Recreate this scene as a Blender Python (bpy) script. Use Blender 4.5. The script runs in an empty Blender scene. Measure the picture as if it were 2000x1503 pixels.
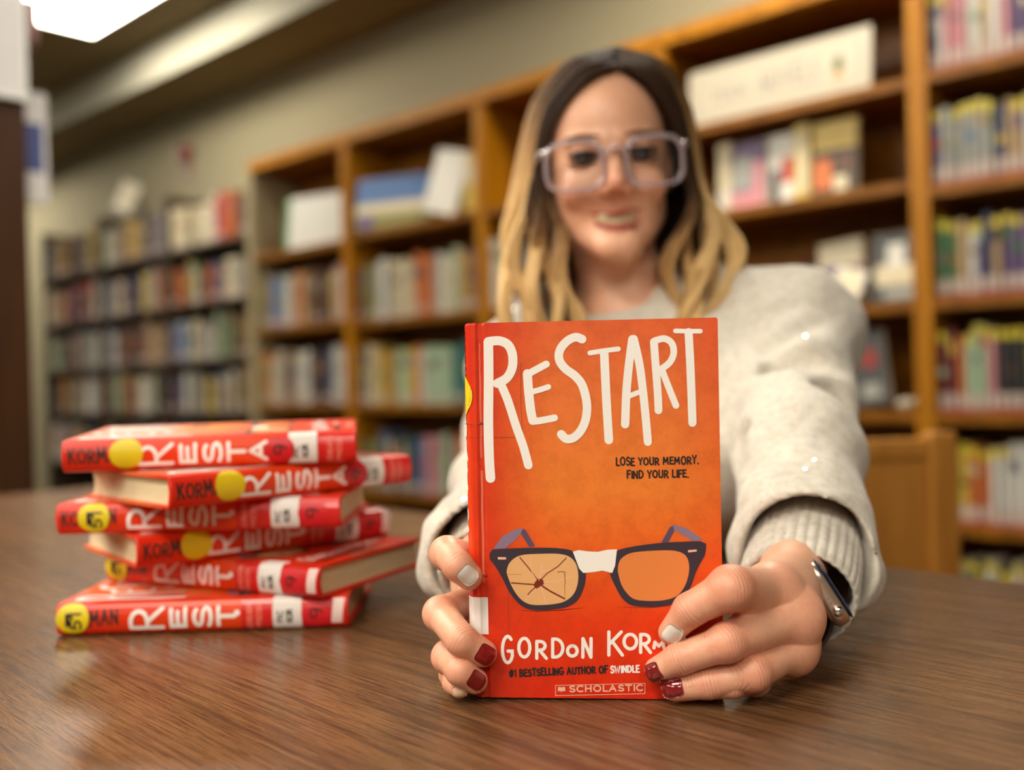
import bpy, bmesh, math, random
import numpy as np
from mathutils import Vector, Matrix

# ------------------------------------------------------------------ camera, world, lamps, exposure
sc = bpy.context.scene
col = sc.collection
FPX, ROLL, CZ = 1944.0, 0.028, 0.9323          # focal length in pixels of the 2000 px frame, roll, eye height
cam_data = bpy.data.cameras.new('camera')
cam_data.sensor_width = 36.0
cam_data.lens = 36.0 * FPX / 2000.0
cam_data.clip_start = 0.02
cam_data.clip_end = 60
cam_data.dof.use_dof = True
cam_data.dof.focus_distance = 0.583
cam_data.dof.aperture_fstop = 3.0
cam = bpy.data.objects.new('camera', cam_data)
col.objects.link(cam)
ca, sa = math.cos(ROLL), math.sin(ROLL)
CX, CU = Vector((ca, 0, -sa)), Vector((sa, 0, ca))
cm = Matrix.Identity(4)
for i, v in enumerate((CX, CU, Vector((0, -1, 0)))):
    for j in range(3):
        cm[j][i] = v[j]
cm.translation = Vector((0, 0, CZ))
cam.matrix_world = cm
sc.camera = cam

sc.view_settings.view_transform = 'Standard'
sc.view_settings.look = 'None'
sc.view_settings.gamma = 1.0
sc.view_settings.use_curve_mapping = False
sc.view_settings.exposure = 0.12
sc.cycles.use_denoising = True
sc.cycles.max_bounces = 7
sc.cycles.sample_clamp_indirect = 6.0
sc.cycles.caustics_reflective = False
sc.cycles.caustics_refractive = False

world = bpy.data.worlds.new('library_air')
sc.world = world
world.use_nodes = True
bg = world.node_tree.nodes['Background']
bg.inputs['Color'].default_value = (1.0, 0.90, 0.74, 1)
bg.inputs['Strength'].default_value = 0.13
LAMP_POWER, LAMP_COLOR = 27.0, (1.0, 0.925, 0.78)   # emission of the ceiling panels

# ------------------------------------------------------------------ frames: camera rays and the shelf wall
def ray(px, py):
    u, v = (px - 1000) / FPX, (751.5 - py) / FPX
    return CX * u + CU * v + Vector((0, 1, 0))
def P(px, py, Y):
    return Vector((0, 0, CZ)) + ray(px, py) * Y
W0 = Vector((1.2134, 2.929, 0))
WU = Vector((-0.7285, 0.6850, 0)).normalized()       # along the wall, away from the camera
WB = Vector((WU.y, -WU.x, 0))                        # into the wall
def W(s, d, z):
    return W0 + WU * s + WB * d + Vector((0, 0, z))
TZ = 0.75                                            # table top

# ------------------------------------------------------------------ materials
def nodes_of(name):
    m = bpy.data.materials.new(name)
    m.use_nodes = True
    return m, m.node_tree.nodes, m.node_tree.links, m.node_tree.nodes['Principled BSDF']
MATS = {}
def flat(name, rgb, rough=0.6, metal=0.0, coat=0.0, spec=0.5):
    if name in MATS: return MATS[name]
    m, n, l, b = nodes_of(name)
    b.inputs['Base Color'].default_value = (*rgb, 1)
    b.inputs['Roughness'].default_value = rough
    b.inputs['Metallic'].default_value = metal
    b.inputs['Coat Weight'].default_value = coat
    b.inputs['Specular IOR Level'].default_value = spec
    MATS[name] = m
    return m
def srgb(r, g, b):
    f = lambda c: ((c / 255 + 0.055) / 1.055) ** 2.4 if c > 10 else c / 255 / 12.92
    return (f(r), f(g), f(b))
def ramp(n, l, fac, stops):
    r = n.new('ShaderNodeValToRGB')
    e = r.color_ramp.elements
    while len(e) < len(stops): e.new(0.5)
    for k, (p, c) in enumerate(stops):
        e[k].position = p
        e[k].color = (*c, 1)
    l.new(fac, r.inputs['Fac'])
    return r.outputs['Color']
def mix(n, l, fac, a, b, mode='MIX'):
    x = n.new('ShaderNodeMix')
    x.data_type = 'RGBA'
    x.blend_type = mode
    for s, v in ((x.inputs[0], fac), (x.inputs[6], a), (x.inputs[7], b)):
        if isinstance(v, (int, float)): s.default_value = v
        elif isinstance(v, tuple): s.default_value = (*v, 1)
        else: l.new(v, s)
    return x.outputs[2]
def coords(n, l, scale=(1, 1, 1), rot=(0, 0, 0), kind='Object'):
    t = n.new('ShaderNodeTexCoord')
    mp = n.new('ShaderNodeMapping')
    mp.inputs['Scale'].default_value = scale
    mp.inputs['Rotation'].default_value = rot
    l.new(t.outputs[kind], mp.inputs['Vector'])
    return mp.outputs['Vector']
def noise(n, l, vec, scale, detail=4, rough=0.6):
    t = n.new('ShaderNodeTexNoise')
    t.inputs['Scale'].default_value = scale
    t.inputs['Detail'].default_value = detail
    t.inputs['Roughness'].default_value = rough
    l.new(vec, t.inputs['Vector'])
    return t.outputs['Fac']
def math_n(n, l, op, a, b=None, c=None):
    t = n.new('ShaderNodeMath')
    t.operation = op
    for k, v in enumerate((a, b, c)):
        if v is None: continue
        if isinstance(v, (int, float)): t.inputs[k].default_value = v
        else: l.new(v, t.inputs[k])
    return t.outputs[0]
def bump(n, l, b, height, strength, dist=0.001):
    t = n.new('ShaderNodeBump')
    t.inputs['Strength'].default_value = strength
    t.inputs['Distance'].default_value = dist
    l.new(height, t.inputs['Height'])
    l.new(t.outputs['Normal'], b.inputs['Normal'])
def wood(name, dark, light, scale, rough=0.45, grain=14, axis='X'):
    m, n, l, b = nodes_of(name)
    sx = {'X': (1, grain, grain), 'Z': (grain, grain, 1)}[axis]
    v = coords(n, l, sx)
    a = noise(n, l, v, scale, 5, 0.62)
    c = ramp(n, l, a, [(0.28, dark), (0.5, tuple((p + q) / 2 for p, q in zip(dark, light))), (0.72, light)])
    l.new(c, b.inputs['Base Color'])
    b.inputs['Roughness'].default_value = rough
    b.inputs['Specular IOR Level'].default_value = 0.25
    return m
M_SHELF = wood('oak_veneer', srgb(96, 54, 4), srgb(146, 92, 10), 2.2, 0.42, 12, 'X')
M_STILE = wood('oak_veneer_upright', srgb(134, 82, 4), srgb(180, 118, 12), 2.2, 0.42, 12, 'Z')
M_DARKWOOD = wood('dark_walnut_panel', srgb(50, 27, 8), srgb(70, 40, 14), 2.0, 0.5, 10, 'Z')
M_CHAIR = wood('honey_oak', srgb(148, 96, 34), srgb(178, 122, 50), 2.5, 0.4, 10, 'Z')

def table_material():
    m, n, l, b = nodes_of('walnut_laminate')
    v = coords(n, l, (1, 9, 9))
    big = noise(n, l, v, 1.6, 6, 0.6)
    v2 = coords(n, l, (1, 34, 34))
    fine = noise(n, l, v2, 9, 4, 0.7)
    v3 = coords(n, l, (1, 38, 38))
    pores = noise(n, l, v3, 26, 3, 0.6)
    c = ramp(n, l, big, [(0.30, srgb(70, 45, 26)), (0.46, srgb(104, 71, 43)), (0.60, srgb(117, 82, 52)), (0.74, srgb(78, 51, 30))])
    c2 = ramp(n, l, fine, [(0.38, srgb(52, 32, 18)), (0.58, srgb(132, 95, 62))])
    c = mix(n, l, 0.5, c, c2)
    c3 = ramp(n, l, pores, [(0.40, (0.22, 0.19, 0.17)), (0.50, (1, 1, 1))])
    c = mix(n, l, 0.7, c, c3, 'MULTIPLY')
    l.new(c, b.inputs['Base Color'])
    r = ramp(n, l, fine, [(0.3, (0.31,) * 3), (0.7, (0.23,) * 3)])
    l.new(r, b.inputs['Roughness'])
    bump(n, l, b, pores, 0.12, 0.0004)
    return m

def emitter(name, rgb, strength):
    m, n, l, b = nodes_of(name)
    b.inputs['Base Color'].default_value = (0.8, 0.8, 0.8, 1)
    b.inputs['Emission Color'].default_value = (*rgb, 1)
    b.inputs['Emission Strength'].default_value = strength
    return m

# ------------------------------------------------------------------ object helpers
def mesh_from(name, verts, faces, mats, smooth=False, fmat=None):
    me = bpy.data.meshes.new(name)
    me.from_pydata([tuple(v) for v in verts], [], faces)
    for m in (mats if isinstance(mats, (list, tuple)) else [mats]): me.materials.append(m)
    if fmat is not None:
        me.polygons.foreach_set('material_index', fmat)
    if smooth:
        me.polygons.foreach_set('use_smooth', [True] * len(me.polygons))
    me.update()
    return me
def link(name, me, parent=None):
    o = bpy.data.objects.new(name, me)
    col.objects.link(o)
    if parent is not None: o.parent = parent
    return o
def tag(o, label=None, cat=None, group=None, kind=None):
    if label: o['label'] = label
    if cat: o['category'] = cat
    if group: o['group'] = group
    if kind: o['kind'] = kind
    return o
def empty(name, label, cat, loc=(0, 0, 0), group=None):
    o = bpy.data.objects.new(name, None)
    o.empty_display_size = 0.05
    col.objects.link(o)
    o.location = loc
    return tag(o, label, cat, group)
def copy_tree(o, parent=None):
    c = o.copy()
    col.objects.link(c)
    c.parent = parent
    for ch in list(o.children): copy_tree(ch, c)
    return c

class MB:
    """collects shapes into one mesh"""
    def __init__(s): s.v, s.f, s.m = [], [], []
    def add(s, verts, faces, mat=0):
        k = len(s.v)
        s.v += [tuple(v) for v in verts]
        s.f += [tuple(i + k for i in f) for f in faces]
        s.m += [mat] * len(faces)
    def box(s, lo, hi, mat=0, fn=None):
        (x0, y0, z0), (x1, y1, z1) = lo, hi
        v = [(x0, y0, z0), (x1, y0, z0), (x1, y1, z0), (x0, y1, z0), (x0, y0, z1), (x1, y0, z1), (x1, y1, z1), (x0, y1, z1)]
        if fn: v = [fn(*p) for p in v]
        s.add(v, [(0, 3, 2, 1), (4, 5, 6, 7), (0, 1, 5, 4), (1, 2, 6, 5), (2, 3, 7, 6), (3, 0, 4, 7)], mat)
    def tube(s, pts, radii, n=8, mat=0, caps=True, flatten=None):
        pts = [Vector(p) for p in pts]
        rings = []
        up = None
        for i, p in enumerate(pts):
            t = (pts[min(i + 1, len(pts) - 1)] - pts[max(i - 1, 0)]).normalized()
            if up is None:
                up = t.orthogonal().normalized()
            up = (up - t * up.dot(t))
            up = up.normalized() if up.length > 1e-6 else t.orthogonal().normalized()
            sd = t.cross(up)
            r = radii[i] if hasattr(radii, '__len__') else radii
            rings.append([p + (up * math.cos(2 * math.pi * k / n) + sd * math.sin(2 * math.pi * k / n)) * r for k in range(n)])
        v = [q for r in rings for q in r]
        f = []
        for i in range(len(pts) - 1):
            for k in range(n):
                f.append((i * n + k, i * n + (k + 1) % n, (i + 1) * n + (k + 1) % n, (i + 1) * n + k))
        if caps:
            f.append(tuple(range(n))[::-1])
            f.append(tuple((len(pts) - 1) * n + k for k in range(n)))
        s.add(v, f, mat)
    def ball(s, c, r, nu=16, nv=10, mat=0):
        c = Vector(c)
        r = r if hasattr(r, '__len__') else (r, r, r)
        v = [c + Vector((0, 0, r[2]))]
        for j in range(1, nv):
            th = math.pi * j / nv
            for i in range(nu):
                ph = 2 * math.pi * i / nu
                v.append(c + Vector((r[0] * math.sin(th) * math.cos(ph), r[1] * math.sin(th) * math.sin(ph), r[2] * math.cos(th))))
        v.append(c - Vector((0, 0, r[2])))
        f = [(0, 1 + i, 1 + (i + 1) % nu) for i in range(nu)]
        for j in range(nv - 2):
            for i in range(nu):
                a, b2 = 1 + j * nu + i, 1 + j * nu + (i + 1) % nu
                f.append((a, a + nu, b2 + nu, b2))
        e = len(v) - 1
        f += [(e, 1 + (nv - 2) * nu + (i + 1) % nu, 1 + (nv - 2) * nu + i) for i in range(nu)]
        s.add(v, f, mat)
    def build(s, name, mats, parent=None, smooth=False, bevel=0.0):
        me = mesh_from(name, s.v, s.f, mats, smooth, s.m)
        o = link(name, me, parent)
        if bevel:
            md = o.modifiers.new('edge', 'BEVEL')
            md.width = bevel
            md.segments = 2
            md.limit_method = 'ANGLE'
        return o
def wbox(mb, s0, s1, d0, d1, z0, z1, mat=0):
    mb.box((s0, d0, z0), (s1, d1, z1), mat, W)
# ------------------------------------------------------------------ the room
M_WALL = flat('painted_wall', srgb(146, 137, 110), 0.85)
M_CEIL = flat('ceiling_paint', srgb(132, 116, 84), 0.9)
M_FASCIA = flat('bulkhead_paint', srgb(192, 188, 168), 0.85)
def carpet():
    m, n, l, b = nodes_of('carpet')
    a = noise(n, l, coords(n, l), 260, 3, 0.7)
    l.new(ramp(n, l, a, [(0.3, srgb(70, 62, 50)), (0.7, srgb(104, 94, 76))]), b.inputs['Base Color'])
    b.inputs['Roughness'].default_value = 0.95
    return m
CEIL = 3.0
mb = MB(); wbox(mb, -4.5, 9.5, 0.302, 0.45, 0, CEIL + 0.05)
tag(mb.build('wall_back', M_WALL), 'beige painted wall behind the bookcases', kind='structure')
mb = MB(); wbox(mb, 9.5, 9.65, -8.6, 0.45, 0, CEIL + 0.05)
tag(mb.build('wall_left', M_WALL), 'far end wall of the library', kind='structure')
mb = MB(); wbox(mb, -4.5, 9.5, -8.6, 0.45, -0.06, 0.0)
tag(mb.build('floor', carpet()), 'carpeted library floor', kind='structure')
mb = MB(); wbox(mb, -4.5, 9.5, -8.6, -0.12, CEIL, CEIL + 0.08)
tag(mb.build('ceiling', M_CEIL), 'tan painted ceiling', kind='structure')
mb = MB(); wbox(mb, -4.5, 9.5, -0.12, 0.302, 2.77, CEIL + 0.08); mb.m[:] = [1, 1, 1, 1, 1, 1]
mb.m[2] = 0; mb.m[0] = 1
tag(mb.build('trim_1', [M_FASCIA, M_CEIL]), 'pale dropped bulkhead running above the bookcases', kind='structure')

# ceiling panels: the row by the bulkhead, unseen ones over the tables, a back row added for frontal light
M_LAMP = emitter('lit_diffuser', LAMP_COLOR, LAMP_POWER)
M_LFRAME = flat('grey_enamel', (0.42, 0.40, 0.35), 0.5)
M_LAMPDIM = emitter('lit_diffuser_dim', LAMP_COLOR, LAMP_POWER * 0.75)
def ceiling_light(s, d, label, lit=M_LAMP):
    o = empty('ceiling_light', label, 'ceiling light', W(s, d, CEIL), 'fluorescent ceiling panels')
    f = MB()
    L2, W2, r = 0.61, 0.305, 0.02
    loc = lambda a, b, z: WU * a + WB * b + Vector((0, 0, z))
    f.box((-L2 - r, -W2 - r, -0.012), (L2 + r, -W2, 0), 0, loc)
    f.box((-L2 - r, W2, -0.012), (L2 + r, W2 + r, 0), 0, loc)
    f.box((-L2 - r, -W2, -0.012), (-L2, W2, 0), 0, loc)
    f.box((L2, -W2, -0.012), (L2 + r, W2, 0), 0, loc)
    f.build('frame', M_LFRAME, o)
    g = MB(); g.box((-L2, -W2, -0.008), (L2, W2, -0.003), 0, loc)
    g.build('diffuser', lit, o)
ceiling_light(3.85, -0.735, 'bright rectangular ceiling light panel seen at the upper left of the picture', M_LAMPDIM)
for s, d, w in ((0.3, -0.685, 'above the aisle before the near bookcases'), (7.5, -0.685, 'at the far end of the bulkhead row'),
                (1.5, -2.9, 'above the far end of the table'), (-3.4, -4.4, 'farthest to the right behind the camera side of the table'),
                (-1.1, -4.4, 'right of the middle behind the near side of the table'), (1.3, -4.4, 'left of the middle behind the near side of the table'),
                (3.7, -4.4, 'behind the dark bookcase end'), (-3.4, -6.6, 'farthest to the right in the added back row'),
                (-1.1, -6.6, 'right of the middle in the added back row'), (1.3, -6.6, 'left of the middle in the added back row'), (3.7, -6.6, 'at the left end of the added back row')):
    ceiling_light(s, d, 'rectangular ceiling light panel ' + w)

# fire alarm on the wall over the shelves
al = empty('fire_alarm', 'small dark red fire alarm high on the wall above the left shelves', 'alarm', W(4.75, 0.302, 2.47))
mb = MB()
for k in range(20):
    a0, a1 = 2 * math.pi * k / 20, 2 * math.pi * (k + 1) / 20
    for (r0, h0, r1, h1) in ((0.062, 0, 0.062, -0.03), (0.062, -0.03, 0.045, -0.055), (0.045, -0.055, 0.0, -0.06)):
        q = lambda r, a, h: WU * (r * math.cos(a)) + Vector((0, 0, r * math.sin(a))) + WB * h
        mb.add([q(r0, a0, h0), q(r0, a1, h0), q(r1, a1, h1), q(r1, a0, h1)], [(0, 1, 2, 3)])
mb.build('gong', flat('alarm_red', srgb(110, 26, 20), 0.4), al, True)
mb = MB(); mb.box((-0.03, -0.012, -0.14), (0.03, 0, -0.05), 0, lambda a, b, z: WU * a + WB * b + Vector((0, 0, z)))
mb.build('back_box', flat('alarm_red', srgb(110, 26, 20), 0.4), al)

# ------------------------------------------------------------------ bookcases
M_BROWN = flat('brown_enamel', srgb(58, 42, 26), 0.5)
M_CREAM = flat('cream_enamel', srgb(150, 136, 104), 0.5)
ST, SHT, DEP = 0.026, 0.03, 0.30
SHELVES = {}
def bookcase(key, s0, s1, zs, label):
    o = empty('bookcase', label, 'bookcase', W((s0 + s1) / 2, 0.15, 0), 'oak bookcases along the back wall')
    base = o.location
    L = lambda s, d, z: W(s, d, z) - base
    for a in (s0, s1 - ST):
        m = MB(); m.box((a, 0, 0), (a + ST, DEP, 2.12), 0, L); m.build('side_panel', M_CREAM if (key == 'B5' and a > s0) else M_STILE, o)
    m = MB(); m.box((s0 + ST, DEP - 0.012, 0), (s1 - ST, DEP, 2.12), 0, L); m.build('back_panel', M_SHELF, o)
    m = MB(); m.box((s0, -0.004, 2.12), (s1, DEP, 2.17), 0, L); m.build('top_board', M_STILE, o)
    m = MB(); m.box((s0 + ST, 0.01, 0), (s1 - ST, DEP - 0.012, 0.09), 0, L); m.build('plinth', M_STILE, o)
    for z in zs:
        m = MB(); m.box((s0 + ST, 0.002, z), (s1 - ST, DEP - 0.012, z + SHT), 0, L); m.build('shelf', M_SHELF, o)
    SHELVES[key] = (s0 + ST, s1 - ST, zs)
bookcase('R', -0.91, -0.002, (0.125, 0.46, 0.784, 1.118, 1.447, 1.782), 'oak bookcase nearest the camera at the right edge, full of upright books')
bookcase('B2', 0.0, 0.908, (0.125, 0.46, 0.79, 1.118, 1.476, 1.782), 'oak bookcase behind the shoulder with a white sign in its top cubby')
bookcase('B3', 0.91, 1.822, (0.42, 0.825, 1.225, 1.64), 'oak bookcase hidden mostly behind the head of the woman')
bookcase('B4', 1.824, 2.742, (0.42, 0.825, 1.225, 1.646), 'oak bookcase with a blue picture book displayed in its top cubby')
bookcase('B5', 2.744, 3.575, (0.43, 0.833, 1.24, 1.633), 'oak bookcase with a white sign edged in green in its top cubby')

# brown metal shelving further along, cream end post
sh = empty('metal_shelving', 'brown shelving unit with a cream end post beyond the oak bookcases', 'shelving', W(5.1, 0.15, 0))
LS = lambda s, d, z: W(s, d, z) - sh.location
for a, mt in ((3.585, M_CREAM), (4.5, M_BROWN), (5.41, M_BROWN), (6.32, M_BROWN)):
    m = MB(); m.box((a, 0.0, 0), (a + 0.03, 0.29, 2.13), 0, LS); m.build('end_post', mt, sh)
LZ = (0.125, 0.46, 0.80, 1.105, 1.437, 1.775)
for a in (3.615, 4.53, 5.44):
    for z in LZ:
        m = MB(); m.box((a, 0.004, z), (a + 0.88, 0.28, z + 0.022), 0, LS); m.build('shelf', M_BROWN, sh)
m = MB(); m.box((3.615, 0.28, 0), (6.32, 0.29, 2.13), 0, LS); m.build('back_panel', M_BROWN, sh)

# ------------------------------------------------------------------ upright books
PAL = dict(tan=(176, 146, 106), cream=(206, 192, 158), white=(212, 208, 198), grey=(150, 150, 142), black=(38, 34, 32), brown=(96, 62, 38),
           maroon=(104, 34, 34), red=(178, 44, 32), orange=(198, 104, 44), yellow=(204, 172, 66), gold=(178, 134, 48), olive=(128, 122, 66),
           green=(70, 112, 70), teal=(52, 112, 104), navy=(44, 54, 92), blue=(76, 108, 156), purple=(98, 76, 118), pink=(196, 130, 136),
           mint=(168, 190, 158), charcoal=(66, 66, 66))
BM = {k: flat('book_cloth_' + k, srgb(*[c * 0.86 for c in v]), 0.5) for k, v in PAL.items()}
M_PAGE = flat('paper_edges', srgb(214, 198, 162), 0.8)
M_SPLABEL = flat('spine_label', srgb(178, 160, 150), 0.6)
M_SPRED = flat('red_band', srgb(168, 58, 40), 0.5)
M_SPYEL = flat('yellow_tape', srgb(196, 176, 40), 0.5)
BNAMES = list(PAL)
def book_geo(mb, T, H, D, fn, c, rng, style, tilt=0.0):
    """one upright book; material slots are looked up through c/accent indices; x = along the shelf, y = into the shelf"""
    T0, b = T - 0.0008, 0.0022
    def q(x, y, z):
        return fn(x + tilt * z, y, z)
    pr = [(b, 0.004), (T0 * 0.22, 0.0008), (T0 * 0.5, 0), (T0 * 0.78, 0.0008), (T0 - b, 0.004)]
    pr = [(0, 0.008)] + pr[1:4] + [(T0, 0.008)]
    lo, hi = [(x, y, 0) for x, y in pr], [(x, y, H) for x, y in pr]
    n = len(pr)
    mb.add([q(*p) for p in lo + hi], [(i, i + 1, n + i + 1, n + i) for i in range(n - 1)], c[0])
    mb.box((0, 0.008, 0), (b, D, H), c[0], q)
    mb.box((T0 - b, 0.008, 0), (T0, D, H), c[0], q)
    mb.box((b, 0.006, 0.003), (T0 - b, D - 0.004, H - 0.003), 1, q)
    def band(z0, z1, m, off=-0.0006):
        w = T0 * 0.04
        xs = [w, T0 * 0.3, T0 * 0.5, T0 * 0.7, T0 - w]
        ys = [0.0055 + off, off + 0.0004, off, off + 0.0004, 0.0055 + off]
        mb.add([q(x, y, z0) for x, y in zip(xs, ys)] + [q(x, y, z1) for x, y in zip(xs, ys)],
               [(i, i + 1, 6 + i, 5 + i) for i in range(4)], m)
    if style == 'teen':
        band(0.012, 0.012 + 0.045, 2); band(0.0, 0.014, 3)
        if rng.random() < 0.75: band(H - 0.03, H - 0.002, 4)
    else:
        if rng.random() < 0.6: band(0.018, 0.05, 2)
    if rng.random() < 0.7:
        z = H * rng.uniform(0.45, 0.75)
        band(z, z + H * rng.uniform(0.06, 0.2), c[1], -0.0004)
BOOK_MATS = [None, M_PAGE, M_SPLABEL, M_SPRED, M_SPYEL] + [BM[k] for k in BNAMES]
ORD = ('first second third fourth fifth sixth seventh eighth ninth tenth eleventh twelfth thirteenth fourteenth fifteenth sixteenth seventeenth eighteenth nineteenth twentieth '
       'twenty-first twenty-second twenty-third twenty-fourth twenty-fifth twenty-sixth twenty-seventh twenty-eighth twenty-ninth thirtieth thirty-first thirty-second thirty-third '
       'thirty-fourth thirty-fifth thirty-sixth thirty-seventh thirty-eighth thirty-ninth fortieth').split()
NBOOK = [0]
def fill_row(s_hi, s_lo, z, tmin, tmax, hmin, hmax, where, group, weights, seed, style='', d0=0.03, individual=True, stuff=None, zone=None, gaps=0.0):
    """books from the left end (s_hi) towards the right (s_lo), spines to the aisle"""
    rng = random.Random(seed)
    s = s_hi - 0.004
    k = 0
    names = [w for w, c in weights for _ in range(c)]
    runcol = None
    while True:
        T = rng.uniform(tmin, tmax)
        if s - T < s_lo + 0.004: break
        if runcol is None or rng.random() < 0.72:
            runcol = rng.choice(names)
            Hrun = rng.uniform(hmin, hmax)
        cn = runcol
        if zone: cn = zone(s) or cn
        H = Hrun + rng.uniform(-0.008, 0.008)
        D = rng.uniform(0.14, 0.17)
        dd = d0 + rng.uniform(0, 0.012)
        tilt = 0.0
        if gaps and rng.random() < gaps:
            s -= rng.uniform(0.03, 0.09)
            if s - T < s_lo + 0.03: break
        acc = rng.choice([c for c in BNAMES if c != cn])
        c = (5 + BNAMES.index(cn), 5 + BNAMES.index(acc))
        # local frame: x runs towards the right of the picture (-WU), y into the wall
        if individual:
            org = W(s, dd, z + 0.0006)
            mb = MB()
            book_geo(mb, T, H, D, lambda x, y, zz: WU * (-x) + WB * y + Vector((0, 0, zz)), (0, 5), rng, style, tilt)
            me = mesh_from('upright_book', mb.v, mb.f, [BM[cn], M_PAGE, M_SPLABEL, M_SPRED, M_SPYEL, BM[acc]], False, mb.m)
            o = link('book', me)
            o.location = org
            tag(o, '%s book, %s from left, %s' % (cn, ORD[min(k, 39)], where), 'book', group)
            NBOOK[0] += 1
        else:
            book_geo(stuff, T, H, D, lambda x, y, zz: W(s - x, dd + y, z + zz + 0.0006), c, rng, style, tilt)
        s -= T
        k += 1
MIX = [('tan', 4), ('cream', 4), ('white', 4), ('grey', 3), ('black', 2), ('brown', 3), ('maroon', 1), ('red', 1), ('orange', 2), ('olive', 1), ('teal', 1), ('navy', 2), ('blue', 2), ('purple', 1), ('mint', 2), ('gold', 2), ('charcoal', 2), ('pink', 1), ('green', 1), ('yellow', 1)]
TEEN = [('white', 6), ('black', 3), ('charcoal', 2), ('grey', 3), ('navy', 2), ('blue', 1), ('purple', 2), ('red', 1), ('mint', 1), ('tan', 2), ('green', 1), ('pink', 2)]
R0, R1, RZ = SHELVES['R']
rows = ['bottom', 'sixth', 'fifth', 'fourth', 'third', 'second', 'top']
for i, (zz, hm) in enumerate(((0.125, 0.21), (0.46, 0.215), (0.784, 0.22), (1.118, 0.205), (1.447, 0.205), (1.782, 0.22))):
    nm = ('lowest', 'second lowest', 'third lowest', 'third highest', 'second highest', 'highest')[i]
    zn = None
    if i == 3: zn = lambda s: 'green' if s > -0.09 else None
    if i == 2: zn = lambda s: 'maroon' if s > -0.06 else ('orange' if s > -0.1 else ('mint' if s > -0.15 else None))
    if i == 1: zn = lambda s: 'yellow' if -0.05 > s > -0.1 else ('orange' if -0.1 >= s > -0.14 else ('white' if s <= -0.14 else None))
    fill_row(R1, -0.40, zz + SHT, 0.017, 0.032, hm, hm + 0.03, '%s shelf of the bookcase at the right edge' % nm,
             'books in the bookcase at the right edge', TEEN, 40 + i, 'teen', 0.02, zone=zn)
for i, zz in enumerate((0.42, 0.825, 1.225)):
    nm = ('lowest filled', 'middle', 'upper')[i]
    zn = None
    if i == 1: zn = lambda s: 'yellow' if 2.6 > s > 2.52 else ('gold' if 2.52 >= s > 2.44 else ('mint' if 2.24 > s > 2.06 else ('teal' if 2.06 >= s > 1.98 else None)))
    if i == 2: zn = lambda s: 'maroon' if s > 2.66 else ('olive' if s > 2.56 else ('cream' if 2.48 > s > 2.28 else ('orange' if 2.28 >= s > 2.17 else ('purple' if 1.93 > s else None))))
    fill_row(SHELVES['B4'][1], SHELVES['B4'][0], zz + SHT, 0.020, 0.036, 0.235, 0.285, '%s row under the blue picture book' % nm,
             'books in the bookcase with the blue picture book', MIX, 60 + i, '', 0.02, zone=zn)
    fill_row(SHELVES['B5'][1], SHELVES['B5'][0], (0.43, 0.833, 1.24)[i] + SHT, 0.020, 0.036, 0.235, 0.285, '%s row under the green-edged sign' % nm,
             'books in the bookcase with the green-edged sign', MIX, 70 + i, '', 0.02)
    if i: fill_row(SHELVES['B3'][1], 1.62, zz + SHT, 0.020, 0.036, 0.24, 0.29, '%s row beside the blonde hair' % nm,
             'books in the bookcase behind the hair', [('yellow', 2), ('cream', 3), ('white', 3), ('tan', 2), ('mint', 1)], 80 + i, '', 0.02)
stuff = MB()
for i, zz in enumerate(LZ):
    for j, a in enumerate((3.615, 4.53, 5.44)):
        zn = None
        if i == 5 and j == 0: zn = lambda s: 'red' if 3.95 > s > 3.87 else ('cream' if s > 4.02 else None)
        if i == 4 and j == 0: zn = lambda s: 'navy' if 4.05 > s > 3.95 else ('maroon' if s < 3.7 else None)
        ind = (j == 0 and i >= 4)
        if i == 0: continue
        fill_row(a + 0.88, a, zz + 0.022, 0.024, 0.045, 0.20, 0.27, '%s row of the nearest brown shelving section' % ('top' if i == 5 else 'second'),
                 'books in the nearest section of the brown shelving', MIX + [('black', 5), ('brown', 5), ('charcoal', 4)], 100 + i * 3 + j, '', 0.015, ind, stuff, zn, 0.05)
me = mesh_from('shelved_books', stuff.v, stuff.f, [BM['tan'], M_PAGE, M_SPLABEL, M_SPRED, M_SPYEL] + [BM[k] for k in BNAMES], False, stuff.m)
tag(link('shelved_books', me), 'rows of blurred books filling the far and lower brown shelving', 'books', 'books on the far brown shelving', 'stuff')
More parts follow.
